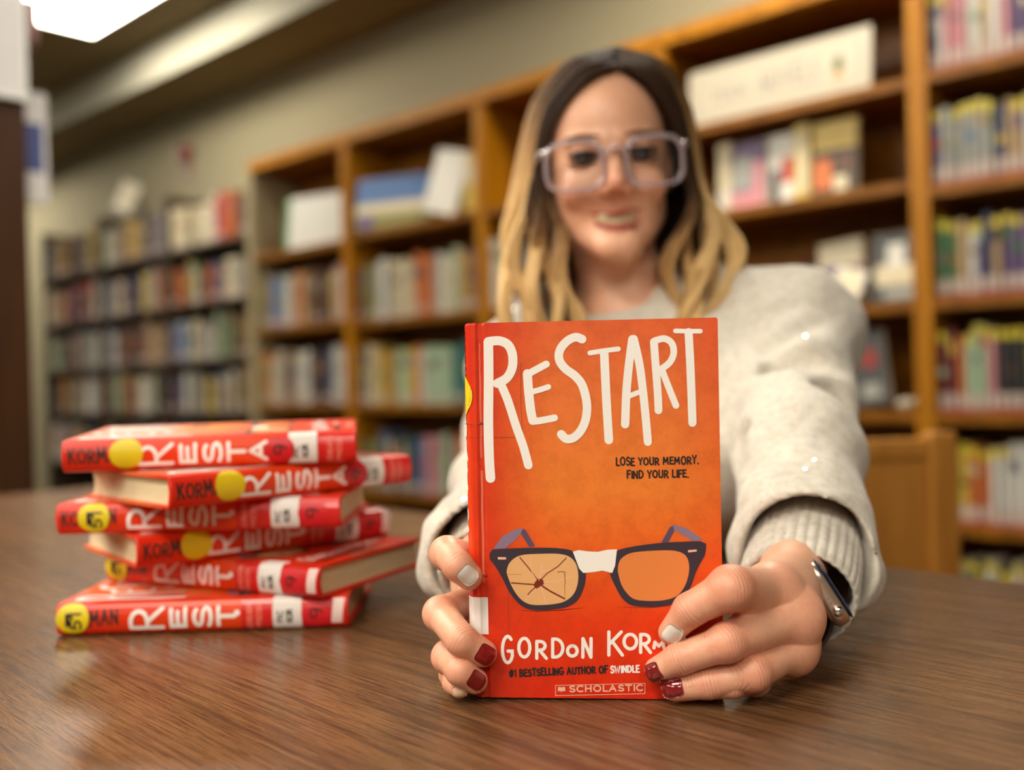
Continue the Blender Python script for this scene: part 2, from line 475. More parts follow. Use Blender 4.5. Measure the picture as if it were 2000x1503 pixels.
# ------------------------------------------------------------------ stroke lettering (flat print on a surface)
def arc(cx, cy, rx, ry, a0, a1, n=10):
    return [(cx + rx * math.cos(math.radians(a0 + (a1 - a0) * i / n)), cy + ry * math.sin(math.radians(a0 + (a1 - a0) * i / n))) for i in range(n + 1)]
GL = {   # letter: (advance, strokes) on a body of height 1
 'A': (.66, [[(0.02, 0), (.30, 1)], [(.30, 1), (.58, 0)], [(.12, .34), (.49, .36)]]),
 'B': (.58, [[(0.04, 0), (0.04, 1)], [(.04, 1)] + arc(.20, .77, .22, .23, 90, -90) + [(.04, .54)], [(.04, .54)] + arc(.22, .27, .26, .27, 90, -90) + [(.04, 0)]]),
 'C': (.62, [arc(.34, .5, .31, .5, 50, 310, 14)]),
 'D': (.64, [[(.04, 0), (.04, 1)], [(.04, 1), (.16, 1)] + arc(.18, .5, .38, .5, 80, -80, 12) + [(.16, 0), (.04, 0)]]),
 'E': (.52, [[(.44, 1), (.05, .98), (.05, .02), (.46, 0)], [(.05, .52), (.38, .54)]]),
 'F': (.50, [[(.46, 1), (.05, .98), (.05, 0)], [(.05, .52), (.38, .54)]]),
 'G': (.68, [arc(.34, .5, .31, .5, 50, 330, 14) + [(.60, .44), (.36, .44)]]),
 'H': (.62, [[(.05, 0), (.05, 1)], [(.53, 0), (.53, 1)], [(.05, .5), (.53, .52)]]),
 'I': (.22, [[(.09, 0), (.09, 1)]]),
 'K': (.60, [[(.05, 0), (.05, 1)], [(.50, 1), (.06, .46)], [(.18, .58), (.54, 0)]]),
 'L': (.48, [[(.05, 1), (.05, .02), (.44, 0)]]),
 'M': (.78, [[(.04, 0), (.10, 1)], [(.10, 1), (.36, .30)], [(.36, .30), (.62, 1)], [(.62, 1), (.70, 0)]]),
 'N': (.64, [[(.05, 0), (.06, 1)], [(.06, 1), (.53, 0)], [(.53, 0), (.54, 1)]]),
 'O': (.70, [arc(.34, .5, .30, .5, 90, 450, 18)]),
 'P': (.56, [[(.05, 0), (.05, 1)], [(.05, 1)] + arc(.22, .74, .26, .26, 90, -90) + [(.05, .48)]]),
 'R': (.60, [[(.05, 0), (.05, 1)], [(.05, 1)] + arc(.22, .74, .26, .26, 90, -90) + [(.05, .48)], [(.20, .48), (.54, 0)]]),
 'S': (.54, [arc(.26, .745, .20, .245, 30, 250, 10) + arc(.25, .25, .23, .25, 70, -150, 10)]),
 'T': (.58, [[(.02, 1), (.54, 1)], [(.28, 1), (.28, 0)]]),
 'U': (.62, [[(.05, 1), (.05, .3)] + arc(.29, .28, .24, .28, 180, 360, 10) + [(.53, .3), (.53, 1)]]),
 'V': (.60, [[(.02, 1), (.28, 0), (.56, 1)]]),
 'W': (.84, [[(.02, 1), (.20, 0), (.40, .8), (.60, 0), (.80, 1)]]),
 'Y': (.58, [[(.02, 1), (.27, .5), (.54, 1)], [(.27, .5), (.26, 0)]]),
 '1': (.34, [[(.04, .8), (.18, 1), (.18, 0)]]),
 '5': (.54, [[(.46, 1), (.10, 1), (.06, .56)] + arc(.22, .3, .25, .3, 100, -140, 10)]),
 '9': (.54, [arc(.25, .72, .22, .27, 0, 360, 14), [(.47, .72), (.44, .3), (.30, 0)]]),
 '#': (.66, [[(.18, 0), (.26, 1)], [(.40, 0), (.48, 1)], [(.04, .34), (.58, .34)], [(.06, .66), (.60, .66)]]),
 '.': (.22, [[(.08, .02), (.09, .03)]]),
 ' ': (.34, []),
}
NUDGE = [0.0]
def stroke(mb, pts, w, place, mat=0, n=6):
    """round-ended brush stroke along 2-D points; place(x, y) puts it on the surface"""
    NUDGE[0] = (NUDGE[0] + 7e-6) % 7e-5          # crossing strokes never share one plane
    pts = [Vector((p[0], p[1], 0)) for p in pts]
    hw = w / 2
    L, R = [], []
    for i, p in enumerate(pts):
        t0 = (p - pts[i - 1]).normalized() if i else None
        t1 = (pts[i + 1] - p).normalized() if i < len(pts) - 1 else None
        t = (t0 + t1) if (t0 is not None and t1 is not None) else (t0 if t1 is None else t1)
        if t.length < 1e-6: t = t0
        t.normalize()
        k = 1.0
        if t0 is not None and t1 is not None: k = min(1 / max(0.55, t.dot(t0)), 1.6)
        nn = Vector((-t.y, t.x, 0)) * hw * k
        L.append(p + nn); R.append(p - nn)
    poly_v = [place(v.x, v.y) for v in L] + [place(v.x, v.y) for v in R]
    m = len(pts)
    mb.add(poly_v, [(i, m + i, m + i + 1, i + 1) for i in range(m - 1)], mat)
    for c, d in ((pts[0], pts[0] - pts[1]), (pts[-1], pts[-1] - pts[-2])):
        a0 = math.atan2(d.y, d.x)
        ring = [(c.x + hw * math.cos(a0 + math.pi * (k / n - 0.5)), c.y + hw * math.sin(a0 + math.pi * (k / n - 0.5))) for k in range(n + 1)]
        mb.add([place(*q) for q in ring], [tuple(range(n + 1))], mat)
def text(mb, s, x0, y0, x1, y1, h, w, place, mat=0, seed=1, jit=0.03, slant=0.0, dense=1):
    """letters from baseline start (x0, y0) to baseline end (x1, y1)"""
    rng = random.Random(seed)
    tot = sum(GL[c][0] for c in s)
    L = math.hypot(x1 - x0, y1 - y0)
    dx, dy = (x1 - x0) / L, (y1 - y0) / L
    k, pen = L / tot, 0.0
    for c in s:
        adv, strokes = GL[c]
        ox, oy, hh = pen, rng.uniform(-jit, jit) * h, h * (1 + rng.uniform(-jit, jit) * 1.5)
        for st in strokes:
            q = []
            for (a, b) in st:
                lx, ly = ox + (0.06 + a * 0.82) * k + slant * b * hh, oy + b * hh
                q.append((x0 + dx * lx - dy * ly, y0 + dy * lx + dx * ly))
            if dense > 1:
                q = [(a[0] + (b[0] - a[0]) * i / dense, a[1] + (b[1] - a[1]) * i / dense) for a, b in zip(q, q[1:]) for i in range(dense)] + [q[-1]]
            stroke(mb, q, w, place, mat)
        pen += adv * k

# ------------------------------------------------------------------ table
tb = empty('table', 'long brown walnut laminate library table', 'table')
TU, TB = Vector((0.6906, -0.7232, 0)).normalized(), None
TB = Vector((-TU.y, TU.x, 0)) * -1                     # towards the camera side
T0 = Vector((-0.759, 2.108, 0))
tb.location = T0 + TU * 1.5 + TB * 0.62
tb.rotation_euler = (0, 0, math.atan2(TU.y, TU.x))
def rounded_slab(L, Wd, z0, z1, r, n=8, e=0.004):
    out = []
    for cx, cy, a in ((L - r, Wd - r, 0), (-L + r, Wd - r, 90), (-L + r, -Wd + r, 180), (L - r, -Wd + r, 270)):
        out += [(cx + r * math.cos(math.radians(a + 90 * k / n)), cy + r * math.sin(math.radians(a + 90 * k / n))) for k in range(n + 1)]
    m = len(out)
    sh = lambda d: [(x * (1 - d / L), y * (1 - d / Wd)) for x, y in out]
    rings = [(sh(e), z0), (out, z0 + e), (out, z1 - e), (sh(e * .3), z1 - e * .3), (sh(e), z1)]
    v = [(x, y, z) for o2, z in rings for x, y in o2]
    f = []
    for j in range(len(rings) - 1):
        f += [(j * m + i, j * m + (i + 1) % m, (j + 1) * m + (i + 1) % m, (j + 1) * m + i) for i in range(m)]
    f += [tuple(range(m))[::-1], tuple((len(rings) - 1) * m + i for i in range(m))]
    return v, f
M_TABLE = table_material()
v, f = rounded_slab(1.5, 0.62, TZ - 0.032, TZ, 0.05)
link('tabletop', mesh_from('tabletop', v, f, M_TABLE), tb)
m = MB(); m.box((-1.36, -0.48, TZ - 0.10), (1.36, 0.48, TZ - 0.033)); m.build('apron', M_DARKWOOD, tb, bevel=0.004)
for x in (-1.33, 1.33):
    for y in (-0.45, 0.45):
        m = MB(); m.box((x - 0.035, y - 0.035, 0), (x + 0.035, y + 0.035, TZ - 0.101)); m.build('leg', M_DARKWOOD, tb, bevel=0.006)

# ------------------------------------------------------------------ chair behind the woman
ch = empty('chair', 'honey oak chair with a solid panel back behind the woman', 'chair', (0.533, 1.72, 0))
ch.rotation_euler = (0, 0, math.radians(1.5))
m = MB(); m.box((-0.225, -0.46, 0.43), (0.225, -0.01, 0.455)); m.build('seat', M_CHAIR, ch, bevel=0.01)
for x in (-0.23, 0.18):
    m = MB()
    m.box((x, -0.016, 0.0), (x + 0.052, 0.022, 0.831)); m.build('back_post', M_CHAIR, ch, bevel=0.008)
    m = MB(); m.box((x + .004, -0.45, 0), (x + 0.048, -0.41, 0.43)); m.build('leg', M_CHAIR, ch, bevel=0.006)
m = MB(); m.box((-0.18, -0.004, 0.50), (0.182, 0.014, 0.785)); m.build('back_panel', M_CHAIR, ch, bevel=0.003)
m = MB(); m.box((-0.18, -0.012, 0.785), (0.182, 0.020, 0.820)); m.build('top_rail', M_CHAIR, ch, bevel=0.006)
m = MB(); m.box((-0.18, -0.012, 0.475), (0.182, 0.020, 0.505)); m.build('lower_rail', M_CHAIR, ch, bevel=0.006)

# ------------------------------------------------------------------ dark bookcase end at the left with its signs
E0 = Vector((-1.250, 2.60, 0))
de = empty('bookcase', 'dark brown freestanding bookcase whose end panel fills the left edge', 'bookcase', E0)
EL = lambda a, d, z: WU * a + WB * d + Vector((0, 0, z))
m = MB(); m.box((0, -1.1, 0), (0.03, 0, 2.15), 0, EL); m.build('side_panel', M_DARKWOOD, de, bevel=0.003)
m = MB(); m.box((0.87, -1.1, 0), (0.90, 0, 2.15), 0, EL); m.build('side_panel', M_DARKWOOD, de)
m = MB(); m.box((0.03, -0.56, 0.09), (0.87, -0.54, 2.12), 0, EL); m.build('back_panel', M_DARKWOOD, de)
for z in (0.06, 0.40, 0.74, 1.08, 1.42, 1.76, 2.12):
    m = MB(); m.box((0.03, -1.09, z), (0.87, -0.01, z + 0.025), 0, EL); m.build('shelf', M_DARKWOOD, de)
M_PAPER = flat('sign_paper', srgb(206, 204, 204), 0.55)
M_CLEAR = flat('acrylic_edge', (0.80, 0.80, 0.78), 0.15)
sg = empty('poster', 'white poster in a thin frame on the dark bookcase end', 'poster', E0)
m = MB(); m.box((-0.012, -0.50, 1.716), (-0.002, -0.008, 2.14), 0, EL); m.build('sheet', M_PAPER, sg)
m = MB()
for lo, hi in (((-0.018, -0.508, 1.706), (-0.001, 0.0, 1.716)), ((-0.018, -0.508, 2.14), (-0.001, 0, 2.15)), ((-0.018, -0.008, 1.716), (-0.001, 0.0, 2.14)), ((-0.018, -0.508, 1.716), (-0.001, -0.50, 2.14))):
    m.box(lo, hi, 0, EL)
m.build('frame', M_CLEAR, sg)
m = MB()
for k, (a, z, r) in enumerate(((-0.16, 1.80, 0.045), (-0.20, 1.87, 0.05), (-0.25, 1.80, 0.06))):
    m.add([EL(-0.0126, a + r * math.cos(2 * math.pi * i / 20), z + r * 0.7 * math.sin(2 * math.pi * i / 20)) for i in range(20)], [tuple(range(20))])
m.build('picture', flat('poster_teal', srgb(44, 84, 92), 0.6), sg)
bl = empty('shelf_sign', 'narrow blue and white sign sticking out past the dark bookcase end', 'sign', E0 + WB * 0.0)
m = MB(); m.box((0.02, 0.002, 1.452), (0.03, 0.062, 1.742), 0, EL); m.build('board', M_PAPER, bl)
m = MB(); m.box((0.0195, 0.006, 1.53), (0.0205, 0.050, 1.66), 0, EL); m.build('blue_field', flat('sign_blue', srgb(58, 72, 130), 0.5), bl)
pk = empty('hanging_tag', 'small pink rounded tag at the top of the dark bookcase end', 'tag', E0)
m = MB()
m.tube([EL(0.024, 0.024, 1.98), EL(0.024, 0.024, 1.90), EL(0.024, 0.024, 1.86)], [0.022, 0.022, 0.016], 12)
m.build('tag_body', flat('tag_pink', srgb(158, 118, 116), 0.6), pk, True)
m = MB(); m.tube([EL(0.024, 0.024, 2.14), EL(0.024, 0.024, 1.98)], 0.003, 6); m.build('string', M_CLEAR, pk)

# ------------------------------------------------------------------ signs and displayed books in the cubbies
def board(name, label, cat, s, d, z, w, h, th, matf, mats, lean=0.0, yaw=0.0, roll=0.0, group=None, art=None, part='board'):
    """an upright board: origin at its lower middle, face to the aisle; lean tips its top into the shelf"""
    o = empty(name, label, cat, W(s, d, z), group)
    ang = math.atan2(-WU.y, -WU.x)
    o.rotation_euler = (lean, 0, 0)
    R = Matrix.Rotation(ang + yaw, 4, 'Z') @ Matrix.Rotation(-lean, 4, 'X') @ Matrix.Rotation(roll, 4, 'Y')
    o.rotation_euler = R.to_euler()
    low = min((R @ Vector((x, y, zz))).z for x in (-w / 2, w / 2) for y in (-0.001, th) for zz in (0, h))
    o.location.z += 0.0008 - low
    m = MB(); m.box((-w / 2, 0, 0), (w / 2, th, h)); m.build(part, mats[0], o, bevel=min(0.004, th * 0.3))
    if art: art(o, w, h)
    return o
def patch(o, name, x0, x1, z0, z1, mat, off=0.0006):
    m = MB(); m.box((x0, -off, z0), (x1, 0.0005, z1)); return m.build(name, mat, o)
def disc(o, name, x, z, rx, rz, mat, off=0.0009):
    m = MB(); m.add([(x + rx * math.cos(2 * math.pi * i / 24), -off, z + rz * math.sin(2 * math.pi * i / 24)) for i in range(24)], [tuple(range(24))])
    return m.build(name, mat, o)
M_INK = flat('black_ink', (0.015, 0.012, 0.012), 0.6)
M_SIGN = flat('cream_card', srgb(178, 168, 148), 0.45)
def art_teen(o, w, h):
    m = MB()
    for lo, hi in (((-w * .45, h * .82), (w * .45, h * .832)), ((-w * .45, h * .14), (w * .45, h * .152))):
        m.box((lo[0], -0.0008, lo[1]), (hi[0], 0, hi[1]))
    for x in (-w * .45, w * .44):
        m.box((x, -0.0008, h * .14), (x + w * .01, 0, h * .832))
    m.build('border_line', flat('grey_ink', (0.26, 0.23, 0.20), 0.6), o)
    m = MB()
    text(m, 'TEEN', -w * .37, h * .36, -w * .14, h * .36, h * .22, .006, lambda x, y: (x, -0.001, y), 0, 3)
    m.build('lettering', flat('grey_ink', (0.26, 0.23, 0.20), 0.6), o)
    m = MB()
    text(m, 'NOVELS', -w * .08, h * .33, w * .25, h * .33, h * .34, .008, lambda x, y: (x, -0.001, y), 0, 4)
    m.build('lettering', flat('grey_ink', (0.26, 0.23, 0.20), 0.6), o)
    disc(o, 'plant_pot', w * .34, h * .30, w * .03, h * .09, flat('pot_tan', srgb(196, 150, 104), 0.6))
    disc(o, 'plant_leaves', w * .34, h * .50, w * .03, h * .14, flat('leaf_green', srgb(98, 104, 66), 0.6), 0.001)
board('shelf_sign', 'wide cream sign with grey lettering in the top cubby behind the shoulder', 'sign', 0.482, 0.035, 1.814, 0.66, 0.20, 0.006, None, [M_SIGN], 0.10, art=art_teen)
def art_green(o, w, h):
    patch(o, 'green_edge', -w * .5, -w * .44, 0.0, h, flat('sign_green', srgb(46, 110, 52), 0.5))
board('shelf_sign', 'white sign with a green left edge standing in a dark top cubby', 'sign', 3.04, 0.05, 1.665, 0.46, 0.265, 0.006, None, [flat('white_card', srgb(200, 198, 190), 0.4)], 0.12, 0.22, art=art_green)
G = 'books displayed face out in the bookcases'
def cover_art(*pp):
    def fn(o, w, h):
        for i, (x0, x1, z0, z1, c) in enumerate(pp):
            patch(o, 'cover_print', x0 * w - w / 2, x1 * w - w / 2, z0 * h, z1 * h, flat('print_%s' % c, srgb(*PAL[c]), 0.45), 0.0006 + 0.0003 * i)
    return fn
def facebook(label, s, d, z, w, h, c, art, lean=0.12, yaw=0.0, roll=0.0, th=0.022):
    o = board('book', label, 'book', s, d, z, w, h, th, None, [flat('cover_' + c, srgb(*PAL[c]), 0.4)], lean, yaw, roll, G, cover_art(*art), 'cover')
    m = MB(); m.box((-w / 2 + .004, .003, .004), (w / 2 + .0006, th - .003, h + .0006)); m.build('page_block', M_PAGE, o)
facebook('landscape picture book with blue sky and yellow fields displayed beside a white book', 2.46, 0.05, 1.677, 0.40, 0.255, 'blue', ((0, 1, .5, .97, 'blue'), (0, 1, .3, .5, 'cream'), (0, 1, 0, .3, 'olive'), (.05, .25, .02, .3, 'purple')), 0.2, 0.35)
facebook('bright white book leaning beside the blue picture book', 2.14, 0.05, 1.677, 0.20, 0.29, 'white', ((.2, .9, .1, .9, 'white'),), 0.15, 0.1, 0.25)
facebook('yellowish book standing beside the bright white book by the upright', 1.94, 0.06, 1.677, 0.085, 0.26, 'yellow', ((.1, .9, .5, .9, 'cream'),), 0.08)
z3 = 1.476 + SHT
facebook('thin cream book standing at the left of the purple book behind the hair', 0.695, 0.07, z3, 0.05, 0.24, 'cream', ((.1, .9, .1, .3, 'white'),), 0.02)
facebook('purple and pink book displayed face out above the shoulder', 0.60, 0.06, z3, 0.125, 0.23, 'purple', ((.0, .6, .3, .8, 'grey'), (0, 1, 0, .25, 'pink'), (.65, .95, .2, .7, 'pink')), 0.1)
facebook('white and red book standing between the purple and yellow books', 0.484, 0.07, z3, 0.095, 0.235, 'white', ((.55, 1, .3, .65, 'red'), (.1, .5, .05, .5, 'charcoal')), 0.08)
facebook('narrow pale yellow book standing beside the white and red book', 0.403, 0.06, z3, 0.055, 0.25, 'yellow', ((.2, .9, .1, .9, 'cream'),), 0.05)
facebook('yellow book with an orange and black picture, last on its shelf', 0.295, 0.065, z3, 0.15, 0.245, 'yellow', ((0, 1, 0, .62, 'black'), (.05, .45, .1, .5, 'orange'), (.5, .8, .06, .25, 'cream'), (.6, .9, .3, .55, 'brown')), 0.1)
z4 = 1.118 + SHT
facebook('tan and blue book lying back on the shelf behind the shoulder', 0.47, 0.07, z4, 0.20, 0.17, 'blue', ((0, .5, .4, 1, 'tan'), (0, .7, 0, .4, 'navy')), 0.6)
facebook('white book with a dark purple swoosh displayed above the shoulder', 0.275, 0.06, z4, 0.15, 0.21, 'cream', ((0, 1, .35, .6, 'maroon'), (.0, .6, .5, .62, 'purple')), 0.2, 0.0, -0.1)
facebook('black and white book standing against the wide upright', 0.106, 0.05, z4, 0.14, 0.215, 'charcoal', ((.1, 1, .25, .55, 'cream'), (.35, .75, .5, .85, 'white'), (.3, 1, .05, .2, 'grey')), 0.08)
facebook('open white booklet lying in front of the swoosh book', 0.265, 0.025, z4, 0.10, 0.115, 'white', ((.1, .9, .1, .9, 'cream'),), 0.35, 0.1, 0.3, 0.008)
z5 = 0.79 + SHT
facebook('dark book with a red round picture standing behind the arm', 0.20, 0.07, z5, 0.14, 0.24, 'charcoal', ((.45, .8, .5, .75, 'red'), (.4, .8, .1, .3, 'grey')), 0.15, 0.0, -0.15)
fg = empty('figurine', 'small pale trinket lying on the shelf under the red book', 'ornament', W(0.075, 0.05, z5 - 0.001))
m = MB(); m.ball((0, 0, 0.0215), (0.03, 0.018, 0.018)); m.build('body', M_SIGN, fg, True)
m = MB(); m.ball((0.034, 0, 0.030), 0.013); m.build('head', M_SIGN, fg, True)
facebook('white book leaning on top of the brown shelving', 5.3, 0.10, 2.131, 0.20, 0.20, 'white', ((.1, .9, .1, .9, 'cream'),), 0.25, 0.2, 0.35)
# ------------------------------------------------------------------ the orange hardback (seven copies): x from head to tail, y from spine to fore-edge, z up to the front cover
BL_, BW_, BT_ = 0.2170, 0.1475, 0.0245
_br, _bl = P(1415, 1367, 0.565), P(920, 1367, 0.578)
_br.z = TZ + 0.0004; _bl.z = TZ + 0.0004
_ex = (_br - _bl).normalized(); _ez = Vector((0, 0, 1))
_c, _s = math.cos(0.010), math.sin(0.010)
HX, HZ = _ex * _c - _ez * _s, _ez * _c + _ex * _s
HN = HX.cross(HZ)
BW_ = (_br - _bl).length
H_TL = _br - HX * BW_ + HZ * BL_
H_MAT = Matrix(((-HZ.x, HX.x, HN.x, 0), (-HZ.y, HX.y, HN.y, 0), (-HZ.z, HX.z, HN.z, 0), (0, 0, 0, 1)))
H_MAT.translation = H_TL - HN * BT_
def cov(px, py):
    """where the sight line through a point of the photograph meets the cover, in book coordinates"""
    r, o = ray(px, py), Vector((0, 0, CZ))
    t = (H_TL - o).dot(HN) / r.dot(HN)
    q = o + r * t - H_TL
    return (-q.dot(HZ), q.dot(HX))
def covY(px, py=1280):
    r, o = ray(px, py), Vector((0, 0, CZ))
    return (H_TL - o).dot(HN) / r.dot(HN)

# outline of the case round the spine, from the back board to the front board
PROF = [(BW_, 0), (0.0115, 0), (0.0098, 0.0008), (0.0078, 0.0008), (0.0062, 0), (0.0022, 0.0012), (0.0003, 0.0042), (-0.0009, 0.0085), (-0.0012, BT_ / 2),
        (-0.0009, BT_ - 0.0085), (0.0003, BT_ - 0.0042), (0.0022, BT_ - 0.0012), (0.0062, BT_), (0.0078, BT_ - 0.0008), (0.0098, BT_ - 0.0008), (0.0115, BT_), (BW_, BT_)]
_arc = [0.0]
for a, b in zip(PROF, PROF[1:]): _arc.append(_arc[-1] + math.hypot(b[0] - a[0], b[1] - a[1]))
_mid = _arc[8]
def spine_at(x, s, off=0.0002):
    off += NUDGE[0]
    t = min(max(s + _mid, 0.0), _arc[-1] - 1e-9)
    k = max(i for i in range(len(_arc) - 1) if _arc[i] <= t)
    u = (t - _arc[k]) / (_arc[k + 1] - _arc[k])
    (y0, z0), (y1, z1) = PROF[k], PROF[k + 1]
    dy, dz = y1 - y0, z1 - z0
    L = math.hypot(dy, dz)
    ny, nz = -dz / L, dy / L
    return (x, y0 + dy * u + ny * off, z0 + dz * u + nz * off)

def cover_material():
    m, n, l, b = nodes_of('orange_cover_print')
    t = n.new('ShaderNodeTexCoord')
    sp = n.new('ShaderNodeSeparateXYZ'); l.new(t.outputs['Object'], sp.inputs[0])
    fx = math_n(n, l, 'DIVIDE', sp.outputs['X'], BL_)
    body = ramp(n, l, fx, [(0.0, srgb(226, 100, 50)), (0.22, srgb(232, 120, 56)), (0.45, srgb(238, 130, 48)), (0.62, srgb(236, 98, 28)), (0.80, srgb(230, 62, 16)), (1.0, srgb(220, 42, 12))])
    rim = ramp(n, l, math_n(n, l, 'DIVIDE', sp.outputs['Y'], BW_), [(0.0, (1, 1, 1)), (0.09, (.9, .9, .9)), (0.34, (0, 0, 0)), (0.80, (0, 0, 0)), (1.0, (.35, .35, .35))])
    c = mix(n, l, rim, body, srgb(216, 52, 22))
    mott = noise(n, l, t.outputs['Object'], 90, 6, 0.7)
    c = mix(n, l, 0.42, c, ramp(n, l, mott, [(0.36, (0.66, 0.56, 0.46)), (0.58, (1, 1, 1))]), 'MULTIPLY')
    # the spine face carries its own, redder print
    sm = math_n(n, l, 'LESS_THAN', sp.outputs['Y'], 0.0035)
    sc_ = ramp(n, l, fx, [(0.0, srgb(214, 36, 10)), (0.3, srgb(222, 56, 12)), (0.62, srgb(224, 66, 14)), (0.9, srgb(206, 24, 8))])
    c = mix(n, l, sm, c, sc_)
    l.new(c, b.inputs['Base Color'])
    b.inputs['Roughness'].default_value = 0.38
    b.inputs['Specular IOR Level'].default_value = 0.35
    b.inputs['Coat Weight'].default_value = 0.08
    b.inputs['Coat Roughness'].default_value = 0.2
    bump(n, l, b, noise(n, l, t.outputs['Object'], 60, 5, 0.6), 0.10, 0.0006)
    return m
M_COVER = cover_material()
def page_material():
    m, n, l, b = nodes_of('book_page_edges')
    a = noise(n, l, coords(n, l, (6, 6, 900)), 4, 2, 0.5)
    l.new(ramp(n, l, a, [(0.3, srgb(196, 176, 136)), (0.7, srgb(224, 208, 170))]), b.inputs['Base Color'])
    b.inputs['Roughness'].default_value = 0.85
    return m
M_PAGES = page_material()
M_WHITE_INK = flat('white_ink', srgb(244, 240, 234), 0.4)
M_BLACK_INK = flat('black_print', (0.020, 0.012, 0.010), 0.4)
M_RIM = flat('violet_black_print', srgb(56, 44, 56), 0.4)
M_LILAC = flat('lilac_print', srgb(138, 116, 140), 0.4)
M_LILACD = flat('deep_lilac_print', srgb(92, 72, 98), 0.4)
M_LENS = flat('amber_print', srgb(228, 132, 66), 0.4)
M_LENSC = flat('pale_amber_print', srgb(230, 176, 118), 0.4)
M_CRACK = flat('rust_print', srgb(120, 40, 22), 0.4)
M_PALE = flat('pale_pink_print', srgb(238, 186, 158), 0.4)
M_REDZ = flat('red_spine_print', srgb(206, 22, 16), 0.34, coat=0.2)
M_YELLOW = flat('yellow_sticker_paper', srgb(226, 200, 16), 0.45)
M_REDST = flat('red_sticker_paper', srgb(206, 24, 34), 0.4)
M_LABEL = flat('white_label_paper', srgb(226, 220, 214), 0.5)
M_PINKPRINT = flat('pink_spine_lettering', srgb(240, 130, 110), 0.4)
def grunge():
    return flat('tape_mark', srgb(150, 52, 28), 0.5)

bk_parts = []       # (name, mesh, label, sub-part list)
# case and pages
def case_mesh():
    inner = [(BW_, BT_ - 0.0026), (0.004, BT_ - 0.0026), (0.0014, BT_ / 2), (0.004, 0.0026), (BW_, 0.0026)]
    loop = PROF + inner
    xs = [0.0, 0.0012] + [BL_ * k / 8 for k in range(1, 8)] + [BL_ - 0.0012, BL_]
    m = MB()
    n = len(loop)
    v = []
    for i, x in enumerate(xs):
        e = 0.0006 if i in (0, len(xs) - 1) else 0.0
        cy, cz = BW_ / 2, BT_ / 2
        for (y, z) in loop: v.append((x, y + (e if y < cy else -e), z))
    f = []
    for i in range(len(xs) - 1):
        f += [(i * n + k, i * n + (k + 1) % n, (i + 1) * n + (k + 1) % n, (i + 1) * n + k) for k in range(n)]
    # end caps: strips between outer and inner outline
    oo = list(range(17)); ii = [21, 21, 21, 21, 21, 20, 20, 19, 19, 19, 18, 18, 17, 17, 17, 17, 17]
    inn = {17: 17, 18: 18, 19: 19, 20: 20, 21: 21}
    pair = [21, 20, 20, 20, 20, 20, 20, 19, 19, 19, 18, 18, 18, 18, 18, 18, 17]
    for base in (0, (len(xs) - 1) * n):
        for k in range(16):
            q = [base + k, base + k + 1, base + pair[k + 1], base + pair[k]]
            q2 = []
            for a in q:
                if a not in q2: q2.append(a)
            f.append(tuple(q2))
    m.add(v, f)
    return mesh_from('cover', m.v, m.f, M_COVER, False)
def pages_mesh():
    m = MB()
    x0, x1, y0, y1, z0, z1 = 0.0035, BL_ - 0.0035, 0.0016, BW_ - 0.0035, 0.0027, BT_ - 0.0027
    nz = 6
    v = []
    for k in range(nz + 1):
        z = z0 + (z1 - z0) * k / nz
        c = 0.0022 * (1 - (2 * k / nz - 1) ** 2)
        v += [(x0 + .3 * c, y0 - c * .8 + .0006, z), (x1 - .3 * c, y0 - c * .8 + .0006, z), (x1 - .3 * c, y1 - c, z), (x0 + .3 * c, y1 - c, z)]
    f = [(0, 3, 2, 1), tuple(4 * nz + i for i in range(4))]
    for k in range(nz):
        f += [(4 * k + i, 4 * k + (i + 1) % 4, 4 * k + 4 + (i + 1) % 4, 4 * k + 4 + i) for i in range(4)]
    m.add(v, f)
    return mesh_from('page_block', m.v, m.f, M_PAGES)

def z2(x, y): return cov(880 + x / 3.5714, 600 + y / 3.5714)       # enlarged upper half of the cover
def z3_(x, y): return cov(820 + x / 3.2258, 980 + y / 3.2258)      # enlarged lower half
def lay(off): return lambda x, y: (x, y, BT_ + off + NUDGE[0])
_k2, _k3 = 0.2930e-3 / 3.5714, 0.2930e-3 / 3.2258
def st2(m, pts, w, off=0.00022):
    q = [z2(*p) for p in pts]; stroke(m, q, w * _k2, lay(off))
def smooth_path(pts, n=5):
    out = []
    for i in range(len(pts) - 1):
        p0, p1, p2, p3 = pts[max(i - 1, 0)], pts[i], pts[i + 1], pts[min(i + 2, len(pts) - 1)]
        for k in range(n):
            t = k / n
            out.append(tuple(0.5 * (2 * p1[j] + (p2[j] - p0[j]) * t + (2 * p0[j] - 5 * p1[j] + 4 * p2[j] - p3[j]) * t * t + (3 * p1[j] - p0[j] - 3 * p2[j] + p3[j]) * t ** 3) for j in range(2)))
    return out + [pts[-1]]
